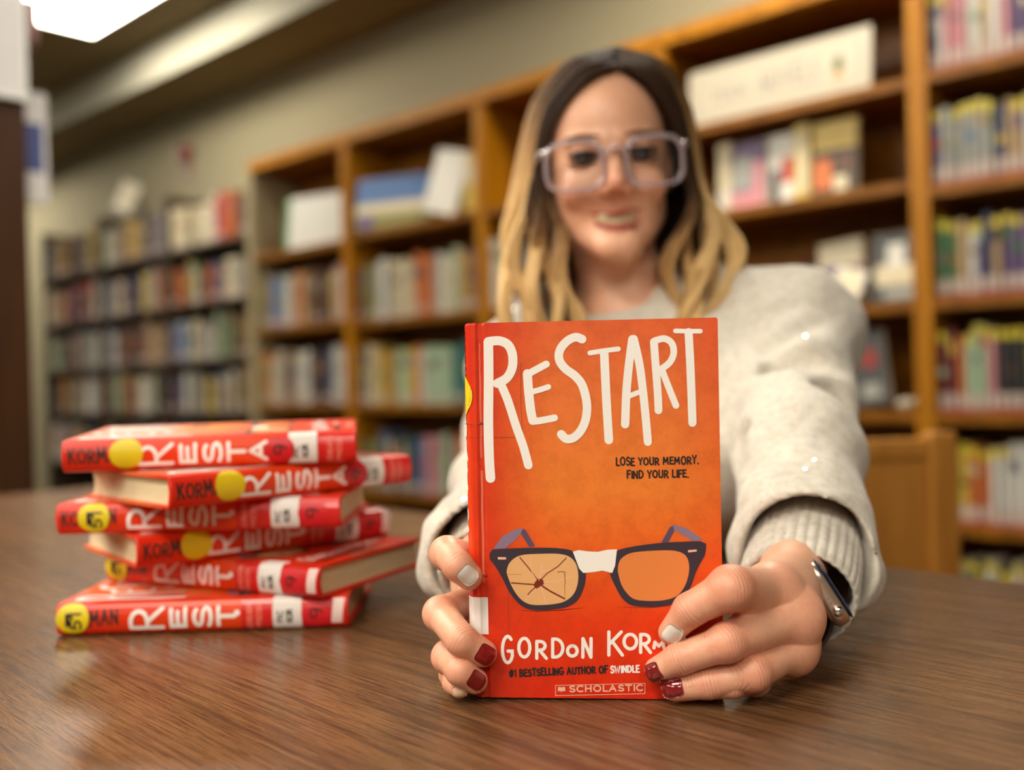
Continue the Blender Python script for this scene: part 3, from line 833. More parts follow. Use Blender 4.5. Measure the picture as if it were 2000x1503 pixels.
def title_mesh():
    m = MB()
    S = lambda pts, w: st2(m, smooth_path(pts), w)
    S([(264, 240), (266, 500), (264, 800), (270, 1050), (279, 1190)], 68)
    S([(278, 236), (345, 234), (402, 262), (432, 330), (430, 420), (392, 492), (326, 530)], 64)
    S([(352, 536), (400, 650), (458, 830), (508, 970), (543, 1100)], 60)
    S([(536, 462), (546, 600), (560, 720), (574, 788)], 64)
    S([(545, 462), (604, 430), (668, 396)], 50); S([(562, 590), (620, 575), (682, 555)], 40); S([(578, 795), (645, 786), (726, 770)], 48)
    S([(918, 222), (876, 208), (826, 226), (778, 272), (756, 325), (764, 380), (806, 432), (864, 474), (912, 530), (940, 610), (952, 700), (940, 790), (906, 862), (858, 908), (808, 916), (772, 884)], 60)
    S([(972, 318), (1072, 302), (1170, 290)], 34); S([(1072, 322), (1080, 500), (1090, 700), (1104, 925)], 60)
    S([(1268, 222), (1242, 420), (1226, 600), (1218, 815)], 58); S([(1278, 220), (1318, 400), (1344, 600), (1364, 800), (1376, 938)], 56); S([(1245, 618), (1312, 592)], 36)
    S([(1418, 240), (1430, 400), (1445, 600), (1450, 718)], 54); S([(1424, 232), (1492, 218), (1544, 252), (1556, 320), (1528, 384), (1468, 432)], 46); S([(1478, 446), (1530, 580), (1572, 684)], 46)
    S([(1568, 164), (1650, 166), (1742, 166)], 32); S([(1660, 172), (1672, 400), (1680, 600), (1687, 805)], 56)
    return mesh_from('title_lettering', m.v, m.f, M_WHITE_INK)
def place2(off): return lambda x, y: lay(off)(*z2(x, -y))
def place3(off): return lambda x, y: lay(off)(*z3_(x, -y))
def tagline_mesh():
    m = MB()
    text(m, 'LOSE YOUR MEMORY.', 1152, -1102, 1732, -1088, 50, 11, place2(.0002), 0, 5, 0.06)
    text(m, 'FIND YOUR LIFE.', 1228, -1190, 1662, -1182, 48, 11, place2(.0002), 0, 6, 0.06)
    return mesh_from('tagline_lettering', m.v, m.f, M_BLACK_INK)
def author_mesh():
    m = MB()
    for ch_, x0, x1, y0, y1 in (('G', 512, 592, 836, 1020), ('O', 615, 702, 848, 984), ('R', 728, 806, 868, 992), ('D', 828, 910, 853, 984), ('O', 922, 1000, 895, 978), ('N', 1018, 1088, 850, 985),
                               ('K', 1182, 1285, 808, 972), ('O', 1278, 1374, 823, 933), ('R', 1382, 1462, 824, 955), ('M', 1466, 1548, 872, 926), ('A', 1566, 1640, 820, 950), ('N', 1656, 1730, 850, 930)):
        adv, strokes = GL[ch_]
        xs = [p[0] for s_ in strokes for p in s_]
        a0, a1 = min(xs), max(xs)
        for s_ in strokes:
            q = [z3_(x0 + 9 + (p[0] - a0) / (a1 - a0) * (x1 - x0 - 18), y1 - 9 - p[1] * (y1 - y0 - 18)) for p in s_]
            stroke(m, q, 21 * _k3, lay(.0002))
    return mesh_from('author_lettering', m.v, m.f, M_WHITE_INK)
def byline_mesh():
    m = MB()
    text(m, '#1 BESTSELLING AUTHOR OF', 562, -1098, 1186, -1074, 42, 11, place3(.0002), 0, 7, 0.05)
    text(m, 'SWINDLE', 1200, -1074, 1386, -1069, 40, 10, place3(.0002), 1, 8, 0.04)
    return mesh_from('byline_lettering', m.v, m.f, [M_BLACK_INK, M_WHITE_INK], False, m.m)
def logo_mesh():
    m = MB()
    text(m, 'SCHOLASTIC', 938, -1194, 1412, -1186, 36, 9, place3(.0002), 0, 9, 0.0)
    for a, b in (((855, 1154), (1418, 1141)), ((1418, 1141), (1418, 1206)), ((1418, 1206), (855, 1218)), ((855, 1218), (855, 1154))):
        stroke(m, [z3_(*a), z3_(*b)], 4 * _k3, lay(.0002), 0, 2)
    for sx in (0, 1):
        q = [(893, 1168), (882, 1162), (870, 1166), (870, 1192), (882, 1188), (893, 1195)]
        if sx: q = [(1786 - x, y) for x, y in q]
        m.add([lay(.0002)(*z3_(*p)) for p in q], [tuple(range(6))])
    return mesh_from('publisher_logo', m.v, m.f, M_PALE)
def poly3(m, pts, off, mat, sm=True):
    NUDGE[0] = 0.0
    p = pts
    if sm:
        p = smooth_path(pts + [pts[0]], 4)[:-1]
    m.add([lay(off)(*z3_(*q)) for q in p], [tuple(range(len(p)))], mat)
def ring3(m, outer, inner, off, mat, n=72):
    NUDGE[0] = 0.0
    def resample(pts):
        p = smooth_path(pts + [pts[0]], 6)
        L = [0]
        for a, b in zip(p, p[1:]): L.append(L[-1] + math.hypot(b[0] - a[0], b[1] - a[1]))
        cx, cy = sum(q[0] for q in pts) / len(pts), sum(q[1] for q in pts) / len(pts)
        out = []
        for k in range(n):          # by angle about the common middle
            a = 2 * math.pi * k / n
            best = None
            for (x0, y0), (x1, y1) in zip(p, p[1:]):
                dx, dy = math.cos(a), math.sin(a)
                ex, ey = x1 - x0, y1 - y0
                den = dx * ey - dy * ex
                if abs(den) < 1e-9: continue
                t = ((x0 - C[0]) * ey - (y0 - C[1]) * ex) / den
                u = ((x0 - C[0]) * dy - (y0 - C[1]) * dx) / den
                if t > 0 and -1e-6 <= u <= 1 + 1e-6 and (best is None or t > best): best = t
            out.append((C[0] + math.cos(a) * best, C[1] + math.sin(a) * best))
        return out
    C = (sum(q[0] for q in inner) / len(inner), sum(q[1] for q in inner) / len(inner))
    o, i = resample(outer), resample(inner)
    m.add([lay(off)(*z3_(*q)) for q in o + i], [(k, (k + 1) % n, n + (k + 1) % n, n + k) for k in range(n)], mat)
def glasses_mesh():
    m = MB()
    poly3(m, [(462, 294), (520, 216), (600, 172), (636, 162), (652, 178), (610, 232), (535, 292)], .00016, 1, False)
    poly3(m, [(636, 196), (650, 166), (668, 178), (726, 278), (688, 282)], .00018, 2, False)
    poly3(m, [(1582, 148), (1606, 142), (1680, 164), (1786, 236), (1722, 246), (1612, 182)], .00016, 1, False)
    poly3(m, [(1522, 254), (1575, 158), (1596, 150), (1604, 182), (1566, 252)], .00018, 2, False)
    lo_i = [(546, 440), (560, 390), (600, 350), (655, 331), (760, 325), (870, 325), (940, 342), (982, 385), (998, 450), (993, 520), (968, 580), (918, 622), (850, 641), (750, 648), (682, 640), (630, 605), (590, 550), (562, 490)]
    ro_i = [(1246, 430), (1256, 375), (1290, 338), (1350, 316), (1480, 305), (1600, 305), (1668, 330), (1694, 380), (1694, 450), (1668, 530), (1620, 590), (1540, 617), (1440, 622), (1352, 611), (1302, 570), (1266, 510)]
    poly3(m, lo_i, .00016, 4); poly3(m, ro_i, .00016, 3)
    ring3(m, [(438, 318), (446, 300), (600, 290), (760, 287), (870, 290), (960, 306), (996, 350), (1024, 400), (1046, 452), (1036, 530), (1000, 610), (940, 656), (850, 674), (750, 682), (670, 669), (610, 626), (558, 556), (520, 480), (476, 405), (444, 370)], lo_i, .00022, 0)
    ring3(m, [(1215, 330), (1250, 302), (1340, 280), (1500, 258), (1640, 250), (1786, 246), (1803, 262), (1798, 330), (1770, 380), (1740, 440), (1712, 520), (1680, 580), (1630, 630), (1560, 651), (1450, 659), (1340, 651), (1280, 611), (1236, 540), (1198, 452), (1204, 390)], ro_i, .00022, 0)
    poly3(m, [(964, 312), (1000, 302), (1060, 310), (1120, 313), (1180, 300), (1242, 297), (1236, 350), (1230, 400), (1212, 446), (1150, 431), (1098, 440), (1030, 446), (1004, 418), (986, 370)], .00028, 5, False)
    for q in ([(490, 346), (543, 347), (543, 361), (494, 361)], [(1690, 302), (1744, 298), (1744, 311), (1690, 317)]):
        poly3(m, q, .00027, 6, False)
    for pts, w, mt in (([(752, 505), (690, 420), (630, 348)], 7, 7), ([(752, 500), (800, 450), (870, 405), (922, 352)], 6, 7), ([(740, 520), (660, 515), (578, 508)], 8, 7), ([(735, 530), (700, 560), (680, 582)], 6, 7),
                       ([(760, 520), (820, 560), (912, 608)], 10, 7), ([(765, 530), (785, 600), (796, 642)], 6, 6), ([(750, 490), (770, 430), (768, 398)], 6, 6), ([(770, 440), (800, 430), (830, 420)], 5, 6),
                       ([(735, 490), (705, 440), (694, 345)], 4, 6), ([(725, 540), (700, 590), (664, 616)], 4, 6), ([(770, 505), (840, 500), (960, 470)], 4, 6)):
        q = [z3_(*p) for p in pts]; stroke(m, q, w * _k3, lay(.0002), mt, 3)
    poly3(m, [(724, 505), (748, 478), (776, 488), (782, 515), (760, 530), (735, 545), (718, 530)], .00021, 7, False)
    stroke(m, [z3_(*p) for p in ((868, 441), (890, 437), (915, 440))], 7 * _k3, lay(.00021), 8, 2)
    for y_ in range(446, 600, 13): stroke(m, [z3_(916 - (y_ % 7), y_), z3_(914, y_ + 7)], (9 - (y_ - 440) / 28) * _k3, lay(.00021), 8, 2)
    for q in ([(600, 678), (750, 686), (1050, 664), (900, 682), (740, 690)], [(1220, 662), (1440, 662), (1600, 650), (1460, 666)]):
        poly3(m, q, .00015, 9, False)
    return mesh_from('broken_glasses_picture', m.v, m.f, [M_RIM, M_LILAC, M_LILACD, M_LENS, M_LENSC, M_WHITE_INK, M_PALE, M_CRACK, flat('tape_smudge', srgb(168, 116, 70), 0.5), flat('dark_rust_print', srgb(130, 26, 10), 0.4)], False, m.m)
def wear_mesh():
    m = MB()
    tm = [([(556, 470), (558, 640), (560, 830)], 3), ([(400, 462), (425, 462)], 10), ([(560, 455), (640, 455)], 2)]
    for pts, w in tm: stroke(m, [z3_(*p) for p in pts], w * _k3, lay(.00014), 0, 2)
    for pts, w in (([(100, 905), (300, 908), (500, 905)], 2.5), ([(490, 380), (490, 620), (500, 890)], 2.5), ([(105, 812), (150, 818)], 6)): stroke(m, [z2(*p) for p in pts], w * _k2, lay(.00014), 0, 2)
    # the rubbed joint beside the spine
    for x0, x1, w, mt in ((0.030, 0.078, .0011, 1), (0.086, 0.150, .0014, 1), (0.012, 0.030, .0007, 1), (0.058, 0.0585, .0022, 0)):
        q = [(x0 + (x1 - x0) * k / 6, _arc[13] - _mid + 0.0008 + 0.0002 * math.sin(k * 2.1)) for k in range(7)]
        stroke(m, q, w, lambda x, s: spine_at(x, s, .00012), mt, 2)
    return mesh_from('wear_marks', m.v, m.f, [grunge(), flat('rubbed_joint', srgb(226, 108, 84), 0.4)], False, m.m)

# spine furniture -------------------------------------------------------------
def spine_patch(m, x0, x1, s0, s1, off, mat=0, skew=0.0):
    nx, ns = 2, 26
    NUDGE[0] = 0.0
    v = [spine_at(x0 + (x1 - x0) * i / nx + skew * (s1 - s0) * j / ns, s0 + (s1 - s0) * j / ns, off) for j in range(ns + 1) for i in range(nx + 1)]
    m.add(v, [(j * 3 + i, j * 3 + i + 1, j * 3 + i + 4, j * 3 + i + 3) for j in range(ns) for i in range(nx)], mat)
def spine_disc(m, x, s, r, off, mat=0):
    rings, n = 7, 28
    NUDGE[0] = 0.0
    v = [spine_at(x, s, off)]
    for j in range(1, rings + 1):
        v += [spine_at(x + r * j / rings * math.cos(2 * math.pi * i / n), s + r * j / rings * math.sin(2 * math.pi * i / n), off) for i in range(n)]
    f = [(0, 1 + i, 1 + (i + 1) % n) for i in range(n)]
    for j in range(rings - 1):
        f += [(1 + j * n + i, 1 + (j + 1) * n + i, 1 + (j + 1) * n + (i + 1) % n, 1 + j * n + (i + 1) % n) for i in range(n)]
    m.add(v, f, mat)
def rot_letter(m, c, x_top, hgt, wid, s_mid, w, off, mat=0):
    adv, strokes = GL[c]
    xs = [p[0] for q in strokes for p in q]
    a0, a1 = min(xs), max(xs)
    for q in strokes:
        pts = [(x_top + hgt * (1 - p[1]), s_mid - wid / 2 + wid * (p[0] - a0) / max(a1 - a0, .05)) for p in q]
        dense = []
        for a, b in zip(pts, pts[1:]):
            dense += [(a[0] + (b[0] - a[0]) * k / 5, a[1] + (b[1] - a[1]) * k / 5) for k in range(5)]
        stroke(m, dense + [pts[-1]], w, lambda x, s: spine_at(x, s, off), mat)
def rot_text(m, s, x_base, hgt, s0, s1, w, off, mat=0):
    tot = sum(GL[c][0] for c in s); pen = s0
    for c in s:
        adv = GL[c][0] * (s1 - s0) / tot
        if c != ' ': rot_letter(m, c, x_base - hgt, hgt, adv * .8, pen + adv * .42, w, off, mat)
        pen += adv
def spine_letters(kind):
    m = MB()
    text(m, 'KORMAN', 0.0045, -0.0052, 0.047, -0.0035, 0.0105, .0016, lambda x, s: spine_at(x, s, .0002), 1, 12, 0.08, 0, 6)
    lay_ = (('R', .0555, .0235, .0145), ('E', .0855, .0105, .0135), ('S', .1025, .0125, .0135), ('T', .1205, .012, .0135))
    for c, x, h, w in lay_: rot_letter(m, c, x, h, w, 0.0, .0030, .0002)
    if kind == 'A':
        rot_letter(m, 'A', .1370, .0115, .0135, 0.0, .0028, .0002)
        xs = .197
    else:
        spine_disc(m, .1345, 0.002, .0022, .0002, 0)
        xs = .144
    rot_text(m, 'SCHOLASTIC', xs + .0015, .0036, -.0105, .0105, .0007, .0002, 3)
    rot_text(m, 'PRESS', xs + .0085, .0036, -.0105, .0085, .0007, .0002, 3)
    return mesh_from('spine_lettering', m.v, m.f, [M_WHITE_INK, M_BLACK_INK, M_REDZ, M_PINKPRINT], False, m.m)
SPL = {k: spine_letters(k) for k in 'AB'}
SPR = {}
for k, x0 in (('A', .186), ('B', .1375)):
    m = MB(); spine_patch(m, x0, BL_ - .001, -BT_ * .56, BT_ * .56, .00012, 0)
    SPR[k] = mesh_from('red_spine_band', m.v, m.f, M_REDZ)
COVER_ME, PAGE_ME = case_mesh(), pages_mesh()
ART = [('title_lettering', title_mesh(), 'tall white hand-painted title lettering'), ('tagline_lettering', tagline_mesh(), 'small black tagline lettering'),
       ('author_lettering', author_mesh(), 'white handwritten author lettering'), ('byline_lettering', byline_mesh(), 'small black and white line of lettering'),
       ('publisher_logo', logo_mesh(), 'thin framed pale publisher logo'), ('broken_glasses_picture', glasses_mesh(), 'picture of black glasses with a cracked lens and white tape'),
       ('wear_marks', wear_mesh(), 'creases and rubbed tape marks')]
def orange_book(label, kind, yx, ynum, lab, red, torn, group=None):
    o = empty('hardback_book', label, 'book', (0, 0, 0), group)
    link('cover', COVER_ME, o); tag(link('page_block', PAGE_ME, o), 'cream page block')
    for nm, me, lb in ART: tag(link(nm, me, o), lb)
    tag(link('red_spine_band', SPR[kind], o), 'bright red end of the spine')
    tag(link('spine_lettering', SPL[kind], o), 'white and black spine lettering')
    m = MB(); spine_disc(m, yx, 0.0015, .0122, .00045, 0)
    if ynum:
        rot_text(m, '51', yx + .006, .0075, -.0065, .0055, .0017, .0006, 1)
        text(m, 'III', yx - .0055, -.004, yx - .002, -.004, .009, .0011, lambda x, s: spine_at(x, s, .0006), 1, 3, 0, 0, 5)
    tag(m_o(m, 'yellow_sticker', [M_YELLOW, M_BLACK_INK], o), 'round yellow sticker')
    m = MB(); spine_patch(m, lab, lab + .0215, -BT_ * .5, BT_ * .5 + .009, .0004, 0)
    rot_text(m, 'FIC', lab + .0075, .0038, -.006, .003, .0008, .0006, 1)
    rot_text(m, 'KOR', lab + .0145, .0042, -.006, .004, .0009, .0006, 1)
    tag(m_o(m, 'call_number_label', [M_LABEL, M_BLACK_INK], o), 'white call number label')
    m = MB(); spine_disc(m, red, 0.0, .0112, .0005, 0)
    rot_letter(m, '9', red - .0045, .009, .0065, 0.0, .0014, .00065, 1)
    tag(m_o(m, 'genre_sticker', [M_REDST, M_BLACK_INK], o), 'round red sticker')
    if torn:
        m = MB(); spine_patch(m, torn, torn + .008, -.008, .011, .0003, 0, 0.1)
        tag(m_o(m, 'torn_tape', [flat('torn_tape', srgb(230, 206, 200), 0.4)], o), 'whitish torn tape')
    return o
def m_o(m, name, mats, parent):
    return link(name, mesh_from(name, m.v, m.f, mats, False, m.m), parent)

held = orange_book('orange hardback held upright on the table in both hands, front cover towards the camera', 'B', .0420, False, .1590, .190, None)
held.matrix_world = H_MAT
GS = 'orange hardbacks stacked on the table'
def stacked(label, X, Y, k, yaw, tilt, kind, yx, ynum, lab, red, torn):
    o = orange_book(label, kind, yx, ynum, lab, red, torn, GS)
    o.matrix_world = Matrix.Translation((X, Y, TZ + 0.0005 + k * (BT_ + 0.0003))) @ Matrix.Rotation(math.radians(yaw), 4, 'Z') @ Matrix.Rotation(math.radians(tilt), 4, 'X') @ Matrix.Diagonal((1.02, 1.02, 1.0, 1))
    return o
stacked('bottom orange hardback of the stack, flat on the table', -0.3515, 0.757, 0, 1, 0, 'B', .0125, True, .1610, .1935, .2045)
stacked('second orange hardback from the bottom, its tail pages facing right', -0.149 - .2215 * math.cos(math.radians(-26)), 0.747 + .2215 * math.sin(math.radians(26)), 1, -26, 0, 'B', .0125, True, .1610, .1930, .2060)
stacked('third orange hardback from the bottom, its head pages showing at left', -0.2886, 0.757, 2, 38, 0, 'B', .0450, False, .1650, .1980, .2090)
stacked('fourth orange hardback from the bottom, shaded by the one above', -0.3577, 0.775, 3, 0, 0, 'B', .0290, True, .1640, .1960, None)
stacked('second orange hardback from the top, turned so its head pages show', -0.2465, 0.712, 4, 45, 0, 'A', .0460, False, .1655, .1590, None)
stacked('topmost orange hardback of the stack', -0.3437, 0.757, 5, 9, 2.2, 'A', .0460, False, .1655, .1590, None)
# ------------------------------------------------------------------ distance-field modelling of the figure
def smin(a, b, k):
    h = np.clip(0.5 + 0.5 * (b - a) / k, 0, 1)
    return b * (1 - h) + a * h - k * h * (1 - h)
def smax(a, b, k): return -smin(-a, -b, k)
def cone(p, a, b, ra, rb):
    a, b = np.array(a, float), np.array(b, float)
    ab = b - a
    t = np.clip(((p - a) @ ab) / (ab @ ab), 0, 1)
    return np.linalg.norm(p - a - t[:, None] * ab, axis=1) - (ra + (rb - ra) * t)
def ell(p, c, r, M=None):
    q = p - np.array(c, float)
    if M is not None: q = q @ M
    r = np.array(r, float)
    k0 = np.linalg.norm(q / r, axis=1)
    k1 = np.linalg.norm(q / (r * r), axis=1) + 1e-9
    return k0 * (k0 - 1) / k1
def field_mesh(fn, lo, hi, h, slack=1.6):
    lo, hi = np.array(lo), np.array(hi)
    nb = np.ceil((hi - lo) / (8 * h)).astype(int)
    n = nb * 8
    F = np.empty(n, np.float32)
    bc = np.stack(np.meshgrid(*[lo[i] + (np.arange(nb[i]) * 8 + 3.5) * h for i in range(3)], indexing='ij'), -1).reshape(-1, 3)
    d = fn(bc)
    keep = np.abs(d) < 8 * h * 0.95 * slack
    Fb = F.reshape(nb[0], 8, nb[1], 8, nb[2], 8).transpose(0, 2, 4, 1, 3, 5)
    vals = np.repeat(d[:, None], 512, 1).astype(np.float32)
    off = np.stack(np.meshgrid(*[(np.arange(8) - 3.5) * h] * 3, indexing='ij'), -1).reshape(-1, 3)
    idx = np.nonzero(keep)[0]
    for c in range(0, len(idx), 600):
        ii = idx[c:c + 600]
        pts = (bc[ii][:, None, :] + off[None]).reshape(-1, 3)
        vals[ii] = fn(pts).reshape(-1, 512)
    F = vals.reshape(nb[0], nb[1], nb[2], 8, 8, 8).transpose(0, 3, 1, 4, 2, 5).reshape(n)
    s = F < 0
    m = np.zeros(n - 1, bool)
    c8 = [s[i:n[0] - 1 + i, j:n[1] - 1 + j, k:n[2] - 1 + k] for i in (0, 1) for j in (0, 1) for k in (0, 1)]
    sm = sum(c.astype(np.int8) for c in c8)
    m = (sm > 0) & (sm < 8)
    cells = np.argwhere(m)
    vid = np.full(n - 1, -1, np.int64)
    vid[m] = np.arange(len(cells))
    acc, cnt = np.zeros((len(cells), 3)), np.zeros(len(cells))
    cor = [np.array((i, j, k)) for i in (0, 1) for j in (0, 1) for k in (0, 1)]
    for a in range(8):
        for b in range(a + 1, 8):
            if np.abs(cor[a] - cor[b]).sum() != 1: continue
            ca_, cb_ = cells + cor[a], cells + cor[b]
            fa, fb = F[tuple(ca_.T)], F[tuple(cb_.T)]
            x = (fa < 0) != (fb < 0)
            t = (fa / np.where(fa == fb, 1, fa - fb))[x]
            acc[x] += ca_[x] + (cb_[x] - ca_[x]) * t[:, None]
            cnt[x] += 1
    V = lo + acc / cnt[:, None] * h
    quads = []
    for ax in range(3):
        sl0, sl1 = [slice(None)] * 3, [slice(None)] * 3
        sl0[ax], sl1[ax] = slice(0, -1), slice(1, None)
        e = np.argwhere(s[tuple(sl0)] != s[tuple(sl1)])
        o1, o2 = [(1, 2), (2, 0), (0, 1)][ax]
        ok = (e[:, o1] >= 1) & (e[:, o2] >= 1) & (e[:, o1] < n[o1] - 1) & (e[:, o2] < n[o2] - 1)
        e = e[ok]
        q = []
        for d1, d2 in ((1, 1), (0, 1), (0, 0), (1, 0)):
            c = e.copy(); c[:, o1] -= d1; c[:, o2] -= d2
            q.append(vid[tuple(c.T)])
        q = np.stack(q, 1)
        inside = s[tuple(e.T)]
        q[~inside] = q[~inside][:, ::-1]
        quads.append(q)
    Q = np.concatenate(quads)
    Q = Q[(Q >= 0).all(1)]
    for _ in range(2):
        V = V - np.clip(grad_step(fn, V, h * 0.25), -h * 0.7, h * 0.7)
    return V, Q
def grad_of(fn, V, e):
    g = np.empty_like(V)
    for i in range(3):
        w = np.zeros(3); w[i] = e
        g[:, i] = (fn(V + w) - fn(V - w)) / (2 * e)
    return g
def grad_step(fn, V, e):
    g = grad_of(fn, V, e)
    return (fn(V) / np.maximum((g * g).sum(1), 0.25))[:, None] * g
def A(v): return np.array((v[0], v[1], v[2]), float)

# ------------------------------------------------------------------ hands: joints are knuckle, middle joint, end joint, fingertip
HANDS = {}
def finger(pts, r): return [A(P(*q)) for q in pts], r
HANDS['L'] = dict(      # the hand at the right of the picture
    fingers=[finger([(1508, 1152, .584), (1427, 1148, .5462), (1347, 1191, .5535), (1310, 1234, .5600)], (.0152, .0118, .0092, .0070)),
             finger([(1556, 1204, .581), (1420, 1254, .5484), (1328, 1286, .5550), (1284, 1308, .5602)], (.0148, .0101, .0087, .0072)),
             finger([(1550, 1267, .584), (1470, 1313, .5540), (1385, 1333, .5555), (1320, 1343, .5592)], (.0128, .0097, .0085, .0074)),
             finger([(1530, 1280, .592), (1474, 1329, .5690), (1430, 1336, .5552), (1396, 1342, .5556)], (.0100, .0080, .0072, .0064))],
    thumb=finger([(1530, 1165, .632), (1478, 1150, .6240), (1405, 1162, .6150), (1352, 1178, .6085)], (.0150, .0112, .0100, .0080)),
    wrist=A(P(1546, 1160, .650)), elbow=A(P(1582, 905, .84)), lat=np.array((0, 0, 1.0)), web=[(A(P(1470, 1165, .575)), A(P(1475, 1215, .575)), .0085), (A(P(1456, 1172, .563)), A(P(1460, 1225, .562)), .0060)])
HANDS['R'] = dict(      # the hand at the left of the picture
    fingers=[finger([(930, 1088, .630), (873, 1080, .5920), (894, 1104, .5675), (916, 1125, .5695)], (.0112, .0094, .0086, .0078)),
             finger([(938, 1165, .632), (860, 1198, .5930), (901, 1249, .5652), (944, 1275, .5692)], (.0116, .0096, .0088, .0078)),
             finger([(936, 1230, .630), (876, 1282, .5920), (899, 1309, .5665), (928, 1329, .5695)], (.0112, .0092, .0082, .0074)),
             finger([(930, 1266, .628), (884, 1316, .5960), (887, 1332, .5780), (898, 1342, .5715)], (.0100, .0072, .0064, .0060))],
    thumb=finger([(948, 1135, .672), (978, 1112, .6440), (1012, 1105, .6260), (1050, 1104, .6185)], (.0150, .0112, .0100, .0082)),
    wrist=A(P(945, 1130, .700)), elbow=A(P(985, 955, .92)), lat=np.array((0, 0, 1.0)))
def hand_field(H):
    fs, th = H['fingers'], H['thumb']
    w, el, lat = H['wrist'], H['elbow'], H['lat']
    arm = (el - w) / np.linalg.norm(el - w)
    wl = [w + lat * k for k in (.013, .005, -.004, -.012)]
    fore = w + arm * 0.11
    def fn(p):
        palm = None
        for (pts, r), q in zip(fs, wl):
            c = cone(p, q, pts[0], .0175, r[0])
            palm = c if palm is None else smin(palm, c, .012)
        for k in range(3):      # web between neighbouring knuckles
            a, b = fs[k][0][0], fs[k + 1][0][0]
            palm = smin(palm, cone(p, a + (w - a) * .12, b + (w - b) * .12, .0095, .0095), .008)
        if H.get('web'):
            for a, b, r_ in H['web']: palm = smin(palm, cone(p, a, b, r_, r_), .006)
        palm = smin(palm, smin(cone(p, wl[0] - lat * .002, fore + lat * .004, .0185, .0195), cone(p, wl[3] + lat * .002, fore - lat * .004, .0185, .0195), .012), .012)
        pts, r = th
        t = smin(smin(cone(p, pts[0], pts[1], r[0], r[1]), cone(p, pts[1], pts[2], r[1], r[2]), .004), cone(p, pts[2], pts[3], r[2], r[3]), .003)
        out = smin(palm, t, .008)
        for pts, r in fs:
            f = cone(p, pts[0], pts[1], r[0] * .78, r[1] * 1.06)
            f = smin(f, cone(p, pts[1], pts[2], r[1] * .97, r[2]), .003)
            f = smin(f, cone(p, pts[2], pts[3], r[2], r[3]), .003)
            f = smin(f, np.linalg.norm(p - pts[1], axis=1) - r[1] * 1.02, .003)          # joint swells
            f = smin(f, np.linalg.norm(p - pts[0], axis=1) - r[0] * .84, .006)
            f = smin(f, palm, .011)
            out = np.minimum(out, f) if out is not None else f
        return out
    return fn
SK_V, SK_Q, SK_ATT = [], [], []
def add_skin(V, Q, att):
    k = sum(len(v) for v in SK_V)
    SK_V.append(V); SK_Q.append(Q + k); SK_ATT.append(att)
def hand_tint(H, V):
    """flush at knuckles and fingertips, and folds across the joints"""
    flush = np.zeros(len(V)); ct = np.zeros(len(V)); cw = np.zeros(len(V))
    for pts, r in H['fingers']:
        for j in (0, 1, 2, 3):
            d = np.linalg.norm(V - pts[j], axis=1)
            flush = np.maximum(flush, np.exp(-(d / (r[j] * 1.25)) ** 2) * (.8, 1.1, .9, .7)[j])
        for j in (1, 2):
            ax = pts[j + 1] - pts[j - 1]; ax /= np.linalg.norm(ax)
            t = (V - pts[j]) @ ax
            d = np.linalg.norm(V - pts[j], axis=1)
            w = np.exp(-(t / (r[j] * .5)) ** 2) * (d < r[j] * 1.9)
            b = w > cw
            ct[b] = t[b]; cw[b] = w[b]
    return flush, ct, cw
for key in 'LR':
    H = HANDS[key]
    fn = hand_field(H)
    allp = np.concatenate([p for p, r in H['fingers']] + [H['thumb'][0], H['wrist'][None], (H['wrist'] + (H['elbow'] - H['wrist']) * .42)[None]])
    lo, hi = allp.min(0) - .03, allp.max(0) + .03
    V, Q = field_mesh(fn, lo, hi, 0.0009)
    H['fn'] = fn
    fl, ct, cw = hand_tint(H, V)
    z = np.zeros(len(V))
    add_skin(V, Q, np.stack([fl, ct, cw, z, z], 1))

# ------------------------------------------------------------------ head, neck and body under the clothes (head frame in millimetres: x picture right, y forward, z up)
HO = A(P(1197, 303, 1.035))
_r, _p = 0.050, math.radians(4)
hx = np.array((math.cos(_r), 0, math.sin(_r)))
hz0 = np.array((-math.sin(_r), 0, math.cos(_r)))
hy = np.array((0, -1.0, 0)) * math.cos(_p) - hz0 * math.sin(_p)
hz = np.cross(hx, -hy); hz = hz / np.linalg.norm(hz)
if hz[2] < 0: hz = -hz
HB = np.stack([hx, hy, hz])                        # rows
def hw(x, y, z): return HO + (np.array((x, y, z), float) / 1000) @ HB
NECK0, NECK1 = hw(0, -88, -80), A(P(1228, 612, 1.15))
LSH, RSH = A(P(1555, 655, 1.075)), A(P(1015, 715, 1.22))
LEL, REL = HANDS['L']['elbow'], HANDS['R']['elbow']
CHEST, PELV = A(P(1262, 820, 1.215)), np.array((.335, 1.50, .62))
